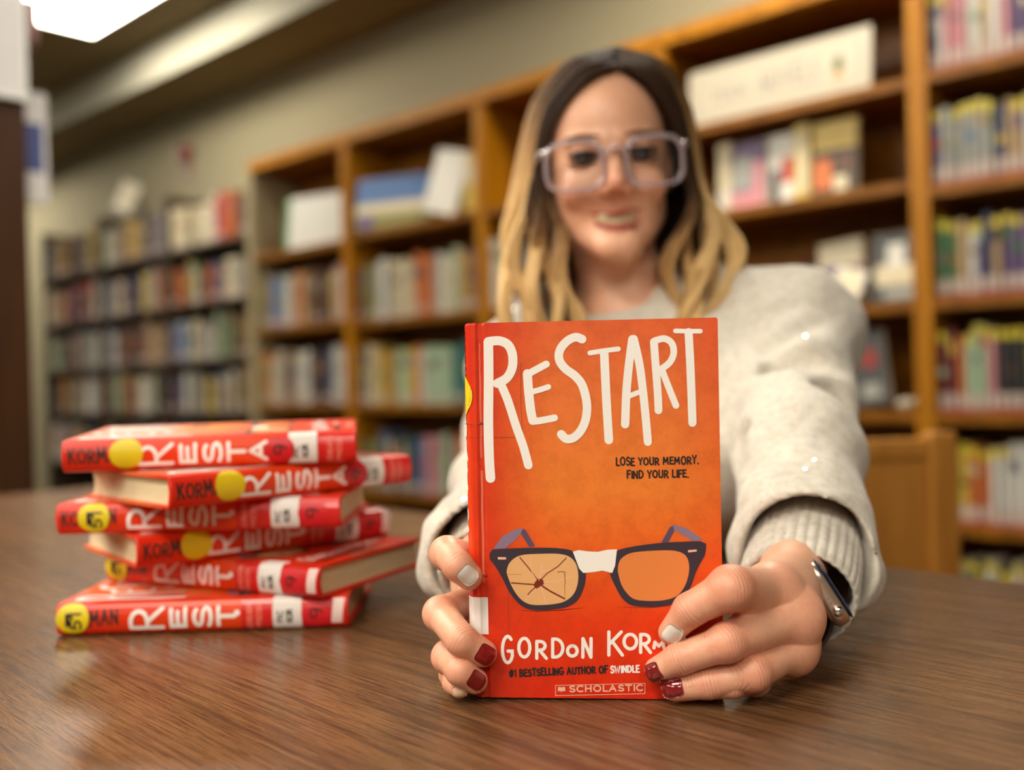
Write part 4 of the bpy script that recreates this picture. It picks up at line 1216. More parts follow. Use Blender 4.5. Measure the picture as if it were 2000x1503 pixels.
def head_field(p):
    q = (p - HO) @ HB.T * 1000
    ax = np.abs(q[:, 0])
    m = np.stack([ax, q[:, 1], q[:, 2]], 1)
    d = ell(q, (0, -84, 32), (70, 90, 82))
    d = smin(d, ell(q, (0, -52, -20), (61, 58, 82)), 14)
    d = smin(d, cone(m, (9, -5, -92), (41, -66, -58), 16, 19), 18)          # jaw
    d = smin(d, ell(q, (0, 0, -95), (16, 14, 13)), 11)                      # chin
    d = smin(d, ell(m, (36, -16, -32), (20, 19, 18)), 12)                    # smiling cheeks
    d = smin(d, cone(m, (8, -1, 16), (42, -10, 17), 7, 6), 9)                # brow
    d = smax(d, -ell(m, (31, 7, -1), (15, 13, 10)), 8)                       # eye sockets
    d = smin(d, ell(m, (31, -10, -1), (14, 13.2, 12.5)), 3)                  # lids
    d = smax(d, -ell(m, (31, 4, -3), (12.5, 9, 2.9)), 1.2)                   # opening between the lids
    d = smin(d, cone(q, (0, 2, 4), (0, 18, -30), 6.5, 9), 6)                 # nose
    d = smin(d, ell(m, (10.5, 8, -36), (7, 9, 6.5)), 4)
    d = smax(d, -ell(m, (6.5, 12, -42), (3.4, 5, 3)), 1.5)
    zc = -67 + (q[:, 0] / 26.0) ** 2 * 6.0                                   # line of the smile
    y0 = 8.0 - (q[:, 0] / 30.0) ** 2 * 11
    wv = np.clip(1 - (q[:, 0] / 30.0) ** 2, 0, 1)
    up = np.sqrt((q[:, 1] - y0) ** 2 + (q[:, 2] - (zc + 6.4 * wv)) ** 2) - 3.2 * np.sqrt(wv)
    lw = np.sqrt((q[:, 1] - y0) ** 2 + (q[:, 2] - (zc - 7.8 * wv)) ** 2) - 4.0 * np.sqrt(wv)
    lips = np.minimum(up, lw) + np.maximum(ax - 29, 0)
    d = smin(d, lips, 5)
    gap = np.sqrt(((q[:, 1] - y0 - 3) / 2.4) ** 2 + (q[:, 2] - zc) ** 2) - 5.6 * np.sqrt(np.clip(1 - (q[:, 0] / 28.0) ** 2, 0.02, 1))
    gap = np.maximum(gap, ax - 28)
    d = smax(d, -gap, 1.5)
    d = smin(d, ell(m, (70, -86, -4), (6, 16, 29)), 5)                       # ears
    return d / 1000
def body_field(p):
    d = head_field(p)
    d = smin(d, cone(p, NECK0, NECK1, .045, .053), .022)
    d = smin(d, cone(p, NECK1, LSH, .045, .045), .03)
    d = smin(d, cone(p, NECK1, RSH, .045, .045), .03)
    d = smin(d, cone(p, CHEST, PELV, .105, .115), .05)
    d = smin(d, cone(p, NECK1 + np.array((0, 0, -.05)), CHEST, .07, .10), .04)
    for S, E_, Wr in ((LSH, LEL, HANDS['L']['wrist']), (RSH, REL, HANDS['R']['wrist'])):
        a = cone(p, S, E_, .036, .025)
        a = smin(a, cone(p, E_, Wr + (E_ - Wr) * .12, .024, .0210), .012)
        d = smin(d, a, .015)
    # seated thighs and shins, under the table
    for k in (-1, 1):
        hip = PELV + np.array((.07 * k, 0, 0)); kn = hip + np.array((-.10 + .05 * k, -.40, -.03)); ft = kn + np.array((.0, .05, -.47))
        d = smin(d, cone(p, hip, kn, .085, .06), .04)
        d = smin(d, cone(p, kn, ft, .055, .04), .03)
        d = smin(d, cone(p, ft, ft + np.array((-.02, -.14, -.03)), .036, .03), .02)
    return d
V, Q = field_mesh(body_field, (-.25, .60, .0), (.62, 1.72, 1.36), 0.0032)
vq = (V - HO) @ HB.T * 1000
inh = vq[:, 2] > -110
fl = np.zeros(len(V))
for sx in (-1, 1):
    fl = np.maximum(fl, .28 * np.exp(-(((vq[:, 0] - sx * 42) / 24) ** 2 + ((vq[:, 2] + 38) / 16) ** 2)) * (vq[:, 1] > -45))
fl = np.maximum(fl, .5 * np.exp(-((vq[:, 0] / 13) ** 2 + ((vq[:, 2] + 33) / 12) ** 2)) * (vq[:, 1] > 0))
zc = -67 + (vq[:, 0] / 26.0) ** 2 * 6.0
wv = np.clip(1 - (vq[:, 0] / 30.0) ** 2, 0, 1)
lip = ((vq[:, 1] > -6) & (np.abs(vq[:, 2] - (zc - 1)) < 11.5 * np.sqrt(wv)) & (np.abs(vq[:, 0]) < 29)).astype(float)
brow_z = 19 - ((np.abs(vq[:, 0]) - 28) / 22) ** 2 * 5
brow = np.clip(1.3 - np.abs(vq[:, 2] - brow_z) / 4.5, 0, 1) * (np.abs(vq[:, 0]) > 11) * (np.abs(vq[:, 0]) < 50) * (vq[:, 1] > -30)
z = np.zeros(len(V))
add_skin(V, Q, np.stack([fl * inh, z, z, lip * inh, z], 1))

def skin_material():
    m, n, l, b = nodes_of('skin')
    at = lambda nm: (lambda t: (setattr(t, 'attribute_name', nm), t.outputs['Fac'])[1])(n.new('ShaderNodeAttribute'))
    base = mix(n, l, noise(n, l, coords(n, l), 140, 4, 0.6), srgb(220, 166, 134), srgb(230, 180, 148))
    base = mix(n, l, math_n(n, l, 'MULTIPLY', ramp(n, l, noise(n, l, coords(n, l), 260, 5, 0.7), [(0.42, (0, 0, 0)), (0.66, (1, 1, 1))]), 0.30), base, srgb(212, 130, 100))
    c = mix(n, l, math_n(n, l, 'MULTIPLY', at('flush'), 0.62), base, srgb(218, 114, 92))
    c = mix(n, l, math_n(n, l, 'MULTIPLY', at('lip'), 0.85), c, srgb(168, 62, 52))
    fold = math_n(n, l, 'SINE', math_n(n, l, 'MULTIPLY_ADD', at('fold_t'), 3000.0, math_n(n, l, 'MULTIPLY', noise(n, l, coords(n, l), 110, 2, 0.5), 9.0)))
    fold = math_n(n, l, 'POWER', math_n(n, l, 'MULTIPLY_ADD', fold, 0.5, 0.5), 5.0)
    nz = noise(n, l, coords(n, l), 300, 2, 0.5)
    fold = math_n(n, l, 'MULTIPLY', math_n(n, l, 'MULTIPLY', fold, at('fold_w')), math_n(n, l, 'MULTIPLY', nz, 1.6))
    c = mix(n, l, math_n(n, l, 'MULTIPLY', fold, 0.30), c, srgb(150, 78, 56))
    l.new(c, b.inputs['Base Color'])
    b.inputs['Roughness'].default_value = 0.40
    b.inputs['Subsurface Weight'].default_value = 0.12
    b.inputs['Subsurface Radius'].default_value = (1.0, 0.35, 0.2)
    b.inputs['Subsurface Scale'].default_value = 0.004
    fine = noise(n, l, coords(n, l), 900, 3, 0.7)
    h = math_n(n, l, 'SUBTRACT', math_n(n, l, 'MULTIPLY', fine, 0.35), fold)
    bump(n, l, b, h, 0.45, 0.0006)
    return m
M_SKIN = skin_material()
person = empty('person', 'woman with long blonde hair and a cream sweater holding up the orange book', 'person', (0, 0, 0))
V, Q, AT = np.concatenate(SK_V), np.concatenate(SK_Q), np.concatenate(SK_ATT)
def np_mesh(name, V, Q, mat):
    me = bpy.data.meshes.new(name)
    me.vertices.add(len(V)); me.vertices.foreach_set('co', V.astype(np.float32).ravel())
    me.loops.add(Q.size); me.loops.foreach_set('vertex_index', Q.astype(np.int32).ravel())
    me.polygons.add(len(Q)); me.polygons.foreach_set('loop_start', np.arange(0, Q.size, 4, dtype=np.int32))
    me.update(calc_edges=True); me.validate()
    me.polygons.foreach_set('use_smooth', [True] * len(me.polygons))
    me.materials.append(mat)
    return me
me = np_mesh('body', V, Q, M_SKIN)
for i, nm in enumerate(('flush', 'fold_t', 'fold_w', 'lip')):
    a = me.attributes.new(nm, 'FLOAT', 'POINT'); a.data.foreach_set('value', AT[:, i].astype(np.float32))
link('body', me, person)

# fingernails lie on the fingertips
def march(fn, o, d, t, n=60):
    for _ in range(n):
        s = float(fn((o + d * t)[None])[0])
        if abs(s) < 2e-5: return o + d * t
        t += s * 0.8
    return o + d * t
M_NAILW = flat('pearl_white_polish', srgb(226, 216, 206), 0.16, coat=0.6)
M_NAILD = flat('dark_red_polish', srgb(122, 18, 18), 0.12, coat=0.8)
def glitter():
    m, n, l, b = nodes_of('glitter_red_polish')
    t = n.new('ShaderNodeTexVoronoi'); t.inputs['Scale'].default_value = 2600
    l.new(coords(n, l), t.inputs['Vector'])
    l.new(ramp(n, l, t.outputs['Distance'], [(0.0, srgb(232, 92, 88)), (0.35, srgb(176, 30, 30)), (0.8, srgb(130, 16, 18))]), b.inputs['Base Color'])
    b.inputs['Metallic'].default_value = 0.5; b.inputs['Roughness'].default_value = 0.3; b.inputs['Coat Weight'].default_value = 0.6
    return m
M_NAILG = glitter()
def nail(key, fi, px, py, w, L, mat, label, turn=0.0, lift=None, free=0.0):
    H = HANDS[key]; fn = H['fn']
    pts, r = H['fingers'][fi]
    o = np.array((0, 0, CZ)); d = A(ray(px, py)); d /= np.linalg.norm(d)
    c = march(fn, o, d, .45)
    g = grad_of(fn, c[None], 3e-4)[0]; nrm = g / np.linalg.norm(g)
    if lift is not None:
        nrm = nrm + np.array(lift); nrm /= np.linalg.norm(nrm)
    ax = pts[3] - pts[2]; ax = ax - nrm * (ax @ nrm); ax /= np.linalg.norm(ax)
    sd = np.cross(nrm, ax)
    if turn:
        ax, sd = ax * math.cos(turn) + sd * math.sin(turn), sd * math.cos(turn) - ax * math.sin(turn)
    nu, nv = 14, 14
    top, bot = [], []
    for j in range(nv + 1):
        for i in range(nu + 1):
            a, b = 2 * i / nu - 1, 2 * j / nv - 1
            # square to superellipse
            e = 4.0
            k = (abs(a) ** e + abs(b) ** e) ** (1 / e)
            mx = max(abs(a), abs(b))
            s_ = mx / k if k > 1e-6 else 1
            a2, b2 = a * s_, b * s_
            q0 = c + sd * a2 * w / 2 + ax * b2 * L / 2
            q = march(fn, q0 + nrm * .006, -nrm, 0.0, 30)
            if (q0 - q) @ nrm > 0.0030: q = q0 - nrm * .0030
            edge = max(0.0, 1 - mx ** 4)
            top.append(q + nrm * (.00025 + .0006 * edge)); bot.append(q - nrm * .0006)
    n1 = nu + 1
    V = top + bot
    m = len(top)
    f = [(j * n1 + i, j * n1 + i + 1, (j + 1) * n1 + i + 1, (j + 1) * n1 + i) for j in range(nv) for i in range(nu)]
    rim = [i for i in range(n1)] + [j * n1 + nu for j in range(1, nv + 1)] + [nv * n1 + i for i in range(nu - 1, -1, -1)] + [j * n1 for j in range(nv - 1, 0, -1)]
    f += [(rim[k], rim[(k + 1) % len(rim)], m + rim[(k + 1) % len(rim)], m + rim[k]) for k in range(len(rim))]
    tag(link('fingernail', mesh_from('fingernail', V, f, mat, True), person), label)
nail('L', 0, 1312, 1238, .0098, .0105, M_NAILW, 'pearl white fingernail', lift=(-.9, -.1, -.3))
nail('L', 1, 1271, 1316, .0108, .0112, M_NAILD, 'dark red fingernail', lift=(-.5, -.2, -.2))
nail('L', 2, 1310, 1344, .0105, .0135, M_NAILD, 'glossy dark red fingernail')
nail('R', 0, 914, 1123, .0100, .0120, M_NAILW, 'pearl white fingernail')
nail('R', 1, 950, 1280, .0112, .0118, M_NAILG, 'glittering red fingernail')
nail('R', 2, 932, 1329, .0102, .0112, M_NAILD, 'glossy dark red fingernail')
nail('R', 3, 898, 1352, .0070, .0085, flat('pale_polish', srgb(216, 176, 146), 0.25, coat=0.3), 'pale fingernail')

# eyes, lashes, brows, teeth
def hv(x, y, z): return tuple(hw(x, y, z))
M_EYE = flat('eye_white', srgb(206, 196, 186), 0.15)
M_IRIS = flat('iris_dark', srgb(52, 36, 24), 0.1)
M_LASH = flat('dark_lash', srgb(30, 20, 16), 0.6)
M_BROW = flat('brow_hair', srgb(122, 84, 56), 0.7)
for s in (-1, 1):
    m = MB(); m.ball((0, 0, 0), .0122, 20, 14)
    m.v = [tuple(A(v) + hw(31 * s, -9.5, -1)) for v in m.v]
    eb = m.build('eyeball', M_EYE, person, True)
    m = MB(); m.ball((0, 0, 0), (.0082, .0024, .0075), 16, 8)
    m.v = [tuple(A(v) + hw(31 * s, 1.6, -2)) for v in m.v]
    m.build('iris', M_IRIS, eb, True)
    m = MB()
    m.tube([hv(s * x, 5.5 - ((x - 31) / 14) ** 2 * 5, 1.6 + 2.2 * (1 - ((x - 31) / 14) ** 2)) for x in range(16, 48, 2)], .0027, 6)
    m.tube([hv(s * x, 4.2 - ((x - 31) / 14) ** 2 * 5, -5.2 - 0.8 * (1 - ((x - 31) / 14) ** 2)) for x in range(18, 47, 2)], .0014, 6)
    m.build('eyelash', M_LASH, person, True)
    m = MB()
    m.tube([hv(s * x, 6.5 - (x / 50) ** 2 * 12, 18 + 4 * math.sin((x - 8) / 44 * 2.6)) for x in range(10, 52, 3)], [.0008 + .0016 * math.sin(math.pi * min(1, (k + 2) / 16)) for k in range(14)], 8)
    m.build('eyebrow', M_BROW, person, True)
m = MB()
tv = []
for k in range(21):
    x = -24 + 48 * k / 20
    y = 4.5 - (x / 26) ** 2 * 14
    zc_ = -67 + (x / 26) ** 2 * 6
    for dz, dy in ((5.2, -1.5), (1, 0), (-4.2, -.6)): tv.append(hv(x, y + dy + (0.25 * math.cos(x * 0.75 * math.pi / 3)), zc_ + dz))
m.add(tv, [(3 * k + j, 3 * k + j + 3, 3 * k + j + 4, 3 * k + j + 1) for k in range(20) for j in range(2)])
m.build('teeth', flat('tooth', srgb(210, 188, 150), 0.3), person, True)  # weak light inside the mouth put into a duller tooth colour

# ------------------------------------------------------------------ sweater
LCUFF_IN, LCUFF_END = A(P(1579, 1022, .772)), A(P(1556, 1166, .657))
def wrink(p, f, ph):
    return np.sin(p[:, 0] * f + 2.1 * np.sin(p[:, 2] * f * .6 + ph)) * np.sin(p[:, 2] * f * .8 + p[:, 1] * f * .5 + 1.7 * np.sin(p[:, 0] * f * .5 + ph))
SL = [A(P(1340, 585, 1.13)), LSH, A(P(1556, 890, .84)), A(P(1568, 1035, .735)), A(P(1578, 1080, .700))]
SR = [A(P(1130, 600, 1.17)), RSH, REL, A(P(955, 1050, .77)), A(P(938, 1092, .728))]
GROOVES = [(A(P(1470, 600, .985)), A(P(1590, 545, .985)), .015), (A(P(1520, 712, .915)), A(P(1660, 690, .895)), .016), (A(P(1490, 668, .945)), A(P(1600, 622, .955)), .011),
           (A(P(1445, 860, .83)), A(P(1480, 905, .82)), .012), (A(P(1620, 800, .855)), A(P(1672, 855, .85)), .011), (A(P(1445, 1000, .75)), A(P(1500, 945, .77)), .010),
           (A(P(1530, 795, .855)), A(P(1640, 772, .865)), .008)]
def sweater_field(p):
    d = smin(cone(p, SL[0], SL[1], .052, .066), cone(p, SR[0], SR[1], .052, .060), .05)
    d = smin(d, cone(p, NECK1 + np.array((0, 0, -.055)), CHEST, .085, .125), .05)
    d = smin(d, cone(p, CHEST, PELV, .125, .15), .05)
    la = smin(cone(p, SL[1], SL[2], .062, .048), cone(p, SL[2], SL[3], .048, .047), .03)
    la = smin(la, cone(p, SL[3], SL[4], .048, .046), .015)
    la = smin(la, cone(p, A(P(1610, 1030, .725)), A(P(1682, 1126, .705)), .022, .016), .022)
    la = smin(la, cone(p, A(P(1520, 1025, .735)), A(P(1470, 1075, .720)), .022, .015), .022)
    for a, b, r in GROOVES: la = smax(la, -cone(p, a, b, r, r * .7), .022)
    ra = smin(cone(p, SR[1], SR[2], .056, .045), cone(p, SR[2], SR[3], .045, .040), .03)
    ra = smin(ra, cone(p, SR[3], SR[4], .043, .042), .015)
    ra = smin(ra, cone(p, A(P(880, 1060, .745)), A(P(848, 1128, .735)), .016, .012), .02)
    d = smin(d, cone(p, A(P(1405, 775, 1.05)), A(P(1400, 895, 1.0)), .075, .080), .05)
    d = smin(d, la, .035)
    d = smin(d, ra, .022)
    d = d + .0026 * wrink(p, 48, .4) + .0006 * wrink(p, 120, 1.9)
    # openings: neck, both sleeve ends
    d = smax(d, -cone(p, NECK1 + np.array((0, .0, -.03)), NECK0, .060, .062), .008)
    d = smax(d, -cone(p, A(P(1572, 1020, .750)), A(P(1580, 1140, .655)), .034, .050), .006)
    d = smax(d, -cone(p, A(P(952, 1030, .785)), A(P(932, 1120, .690)), .031, .038), .006)
    return d
V, Q = field_mesh(sweater_field, (-.16, .62, .40), (.58, 1.72, 1.12), 0.0034)
def knit():
    m, n, l, b = nodes_of('cream_knit')
    v = coords(n, l)
    a = noise(n, l, v, 120, 5, 0.65)
    c = ramp(n, l, a, [(0.30, srgb(184, 176, 160)), (0.55, srgb(206, 199, 186)), (0.8, srgb(216, 210, 198))])
    fleck = noise(n, l, v, 420, 2, 0.5)
    c = mix(n, l, 0.6, c, ramp(n, l, fleck, [(0.27, srgb(150, 134, 110)), (0.36, (1, 1, 1))]), 'MULTIPLY')
    l.new(c, b.inputs['Base Color'])
    b.inputs['Roughness'].default_value = 0.9
    b.inputs['Sheen Weight'].default_value = 0.25
    h = noise(n, l, v, 650, 4, 0.7)
    bump(n, l, b, h, 0.4, 0.0012)
    return m
M_KNIT = knit()
sweater = tag(link('sweater', np_mesh('sweater', V, Q, M_KNIT), person), 'cream knitted sweater with balloon sleeves')
def ribbed(name, a, b, ra, rb, ribs, label, squash=1.0, flare=0.0):
    a, b = A(a), A(b)
    t = (b - a); Lh = np.linalg.norm(t); t /= Lh
    up = np.array((0, 0, 1.0)); up = up - t * (up @ t); up /= np.linalg.norm(up)
    sd = np.cross(t, up)
    n, nz = ribs * 8, 14
    V = []
    for side in (0, 1):
        for j in range(nz + 1):
            u = j / nz
            u2 = u if side == 0 else 1 - u
            r = ra + (rb - ra) * u2 + flare * math.sin(math.pi * u2)
            for i in range(n):
                th = 2 * math.pi * i / n
                w = .0011 * (abs(math.cos(th * ribs / 2)) - .5)
                rr = (r + w) if side == 0 else (r - .0042 + w * .5)
                if (side == 0 and j == nz) or (side == 1 and j == 0): rr += (-.001 if side == 0 else .001)
                wob = .0018 * math.sin(3 * th + 1.2) * u2
                V.append(a + t * (Lh * u2 + wob) + (sd * math.cos(th) + up * math.sin(th) * squash) * rr)
    R = 2 * (nz + 1)
    f = [(j * n + i, j * n + (i + 1) % n, ((j + 1) % R) * n + (i + 1) % n, ((j + 1) % R) * n + i) for j in range(R) for i in range(n)]
    return tag(link(name, mesh_from(name, V, f, M_KNIT, True), sweater), label)
ribbed('cuff', LCUFF_IN, LCUFF_END, .0385, .0385, 34, 'ribbed cream cuff above the watch', .92, .002)
ribbed('cuff', A(P(958, 1052, .775)), A(P(944, 1118, .712)), .031, .033, 30, 'ribbed cream cuff behind the book')
ribbed('collar', NECK1 + np.array((0.0, 0, -.034)), NECK1 + np.array((-.006, -.012, .012)), .068, .060, 40, 'ribbed crew collar')
# sequins: flat glints sewn to the knit, a few of them catching a ceiling panel
M_SEQ = flat('sequin_foil', (0.95, 0.93, 0.90), 0.2, 1.0)
LAMPS_AT = [A(W(s, d, CEIL)) for s, d in ((1.5, -2.9), (-1.1, -4.4), (1.3, -4.4), (-3.4, -4.4), (-1.1, -6.6), (0.3, -0.685))]
seq = MB()
rs = np.random.RandomState(5)
eye = np.array((0, 0, CZ))
cand = [(890, 1018), (907, 976), (1573, 658), (1590, 900), (1572, 918)]
spots = []
for k, (px, py) in enumerate(cand):
    d = A(ray(px, py)); d /= np.linalg.norm(d)
    c = march(sweater_field, eye, d, .5, 120)
    if abs(float(sweater_field(c[None])[0])) < .002: spots.append((c, True))
for i in rs.choice(len(V), 60, replace=False):
    if V[i][2] > TZ + .02: spots.append((V[i].astype(float), False))
for c, bright in spots:
    g = grad_of(sweater_field, c[None], 1e-3)[0]; g /= np.linalg.norm(g)
    nrm = g
    if bright:
        best = None
        for Lp in LAMPS_AT:
            h = (Lp - c) / np.linalg.norm(Lp - c) + (eye - c) / np.linalg.norm(eye - c)
            h /= np.linalg.norm(h)
            if best is None or h @ g > best[0]: best = (h @ g, h)
        nrm = best[1]
    a = np.cross(nrm, (0.3, 0.2, 0.9)); a /= np.linalg.norm(a); b2 = np.cross(nrm, a)
    c2 = c + g * .0012
    seq.add([c2 + (a * math.cos(2 * math.pi * i / 10) + b2 * math.sin(2 * math.pi * i / 10)) * (.0017 if c[0] < .05 else .0011) for i in range(10)], [tuple(range(10))])
tag(link('sequins', mesh_from('sequins', seq.v, seq.f, M_SEQ), sweater), 'tiny silvery sequins scattered over the knit', kind='stuff')

# ------------------------------------------------------------------ hair
def hair_material():
    m, n, l, b = nodes_of('balayage_hair')
    t = n.new('ShaderNodeAttribute'); t.attribute_name = 'tint'
    v = noise(n, l, coords(n, l), 60, 3, 0.6)
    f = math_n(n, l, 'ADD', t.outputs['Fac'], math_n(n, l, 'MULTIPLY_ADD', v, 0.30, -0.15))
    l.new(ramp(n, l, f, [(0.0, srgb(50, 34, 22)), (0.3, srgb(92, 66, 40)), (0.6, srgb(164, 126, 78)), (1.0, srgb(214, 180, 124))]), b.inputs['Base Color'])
    b.inputs['Roughness'].default_value = 0.55
    b.inputs['Specular IOR Level'].default_value = 0.18
    return m
def catmull(pts, t):
    n = len(pts) - 1
    x = min(max(t, 0), 0.9999) * n
    i = int(x); u = x - i
    p0, p1, p2, p3 = pts[max(i - 1, 0)], pts[i], pts[i + 1], pts[min(i + 2, n)]
    return 0.5 * (2 * p1 + (p2 - p0) * u + (2 * p0 - 5 * p1 + 4 * p2 - p3) * u * u + (3 * p1 - p0 - 3 * p2 + p3) * u ** 3)
CURVES = {
 'L': ([(1203, 128, 1.040), (1150, 152, 1.034), (1092, 222, 1.048), (1070, 300, 1.068), (1072, 385, 1.078), (1088, 450, 1.075), (1112, 520, 1.066), (1140, 590, 1.058), (1160, 680, 1.055)],
       [(1206, 92, 1.115), (1112, 120, 1.115), (1046, 190, 1.130), (1018, 278, 1.140), (1000, 380, 1.140), (978, 462, 1.125), (972, 545, 1.105), (992, 625, 1.085), (1010, 720, 1.075)]),
 'R': ([(1209, 128, 1.040), (1258, 150, 1.034), (1306, 218, 1.048), (1330, 298, 1.068), (1344, 380, 1.078), (1328, 450, 1.075), (1314, 520, 1.066), (1324, 590, 1.058), (1335, 680, 1.055)],
       [(1206, 92, 1.115), (1290, 122, 1.115), (1340, 192, 1.130), (1360, 270, 1.140), (1374, 360, 1.140), (1408, 432, 1.120), (1442, 500, 1.095), (1428, 570, 1.075), (1388, 640, 1.065), (1372, 720, 1.06)])}
rng = random.Random(11)
hv_, hf_, ht_ = [], [], []
def strand(path, radii, tints, n=5):
    m = MB(); m.tube(path, radii, n, 0, True)
    k = len(hv_)
    hv_.extend(m.v); hf_.extend([tuple(i + k for i in f) for f in m.f])
    for t in tints: ht_.extend([t] * n)
NS = 26
for side, (inn, out) in CURVES.items():
    ip, op = [A(P(*q)) for q in inn], [A(P(*q)) for q in out]
    sg_ = -1 if side == 'L' else 1
    for k in range(620):
        w = rng.random() ** 0.9
        cl = math.floor(w * 6.99); cw_ = (cl + .5) / 7
        ph = cl * 1.9 + (0.4 if side == 'L' else 1.5)
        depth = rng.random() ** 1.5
        jx, jy, jz = (rng.uniform(-1, 1) for _ in range(3))
        f_amp = rng.uniform(.75, 1.2)
        Lend = rng.uniform(.86, 1.0)
        path, rad, tin = [], [], []
        for i in range(NS):
            t = i / (NS - 1) * Lend
            low = min(max((t - .38) / .35, 0), 1); low = low * low * (3 - 2 * low)
            ww = w + (cw_ - w) * .42 * low
            p = catmull(ip, t) * (1 - ww) + catmull(op, t) * ww
            top = min(t / .12, 1)
            p[1] -= .020 * math.sin(math.pi * ww) * (1 - .3 * low) * top
            p[1] += depth * .055 * (.4 + .6 * ww) * top
            a = 2 * math.pi * (2.05 * t) + ph
            p[0] += (.0105 * f_amp * math.sin(a)) * low + jx * .0030 * (.4 + low)
            p[1] += (.0105 * f_amp * math.cos(a)) * low + jy * .0030
            p[2] += jz * .0022 * top - .001 * low
            path.append(tuple(p))
            rad.append(min(1, .25 + t / .07) * (.0017 + .0012 * low) * (1 if t < .85 * Lend else max(.15, (Lend - t) / (.15 * Lend))))
            blonde = min(max((t - .10) / .45, 0), 1)
            base = (.02 + .95 * blonde) if ww > .40 else (-.05 + .95 * max(0, (t - .42) / .42))
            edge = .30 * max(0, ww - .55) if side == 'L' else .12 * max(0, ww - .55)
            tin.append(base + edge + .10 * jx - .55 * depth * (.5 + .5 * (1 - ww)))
        strand(path, rad, tin)
# hair behind the neck, its shadow put into a dark tint
for k in range(150):
    x = rng.uniform(1050, 1370); Yb = rng.uniform(1.165, 1.20)
    path, rad, tin = [], [], []
    for i in range(12):
        t = i / 11
        path.append(tuple(A(P(1205 + (x - 1205) * (.55 + .55 * min(1, t * 2.2)), 190 + 470 * t, Yb + .03 * math.sin(3 * t) - .03 * t)) + np.array((.006 * math.sin(9 * t + x), 0, 0))))
        rad.append(.0045 * (1 - .5 * t)); tin.append(.02 + .25 * t * rng.random())
    strand(path, rad, tin)
# crown: strands laid back over the skull
for k in range(150):
    a = rng.uniform(-1, 1)
    path, rad, tin = [], [], []
    for i in range(10):
        t = i / 9
        th = .55 + t * 1.2
        q = hw(74 * math.sin(a * 1.2) * math.sin(th), -84 - 97 * math.cos(a * 1.2) * math.sin(th), 34 + 90 * math.cos(th))
        path.append(tuple(q)); rad.append(.0055 * min(1, .2 + 2 * t)); tin.append(.10 + .2 * t + .1 * a)
    strand(path, rad, tin)
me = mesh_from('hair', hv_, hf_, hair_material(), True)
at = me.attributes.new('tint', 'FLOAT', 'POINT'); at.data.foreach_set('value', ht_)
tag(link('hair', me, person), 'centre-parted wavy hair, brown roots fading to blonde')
# trousers below the table
def legs_field(p):
    d = cone(p, PELV + np.array((0, 0, .0)), PELV - np.array((0, 0, .02)), .125, .13)
    for k in (-1, 1):
        hip = PELV + np.array((.07 * k, 0, 0)); kn = hip + np.array((-.10 + .05 * k, -.40, -.03)); ft = kn + np.array((.0, .05, -.43))
        d = smin(d, smin(cone(p, hip, kn, .098, .072), cone(p, kn, ft, .068, .055), .03), .04)
    return d
V, Q = field_mesh(legs_field, (0, .85, .0), (.66, 1.72, .84), 0.008)
link('trousers', np_mesh('trousers', V, Q, flat('denim', srgb(48, 56, 74), 0.9)), person)

# ------------------------------------------------------------------ eyeglasses
eg = empty('eyeglasses', 'clear lilac square eyeglasses worn by the woman', 'eyeglasses', tuple(HO))
def eloc(x, y, z): return tuple(hw(x, y, z) - HO)
def plastic():
    m, n, l, b = nodes_of('clear_lilac_acetate')
    b.inputs['Base Color'].default_value = (*srgb(232, 216, 228), 1)
    b.inputs['Roughness'].default_value = 0.08
    b.inputs['Transmission Weight'].default_value = 0.7
    b.inputs['IOR'].default_value = 1.48
    b.inputs['Coat Weight'].default_value = 0.5
    return m
M_ACE = plastic()
def lens_mat():
    m, n, l, b = nodes_of('lens_glass')
    t = n.new('ShaderNodeBsdfTransparent'); t.inputs['Color'].default_value = (.96, .96, .95, 1)
    g = n.new('ShaderNodeBsdfGlossy'); g.inputs['Roughness'].default_value = 0.02
    x = n.new('ShaderNodeMixShader'); x.inputs[0].default_value = 0.05
    l.new(t.outputs[0], x.inputs[1]); l.new(g.outputs[0], x.inputs[2])
    l.new(x.outputs[0], n['Material Output'].inputs['Surface'])
    return m
M_GLASS = lens_mat()
def sup(a, rx, rz, e=3.4):
    c, s = math.cos(a), math.sin(a)
    k = (abs(c) ** e + abs(s) ** e) ** (-1 / e)
    return rx * c * k, rz * s * k
fr = MB()
N = 48
for s in (-1, 1):
    rings = []
    for (rx, rz, dz, y) in ((31.5, 26, 0, 0), (31.5, 26, 0, 4), (27.2, 21.4, -.4, 4), (27.2, 21.4, -.4, 0)):
        rr = []
        for k in range(N):
            x, z_ = sup(2 * math.pi * k / N, rx, rz)
            X = 41.5 * s + x * s
            rr.append(eloc(X, 13 + y - (X / 70) ** 2 * 7, -11 + z_ + dz + (1.5 if z_ > 0 else 0)))
        rings.append(rr)
    v = [q for r_ in rings for q in r_]
    fr.add(v, [(j * N + k, j * N + (k + 1) % N, ((j + 1) % 4) * N + (k + 1) % N, ((j + 1) % 4) * N + k) for j in range(4) for k in range(N)])
fr.tube([eloc(-13, 15, 2), eloc(-5, 17, 5), eloc(5, 17, 5), eloc(13, 15, 2)], .0026, 8)
fr.build('frame', M_ACE, eg, True)
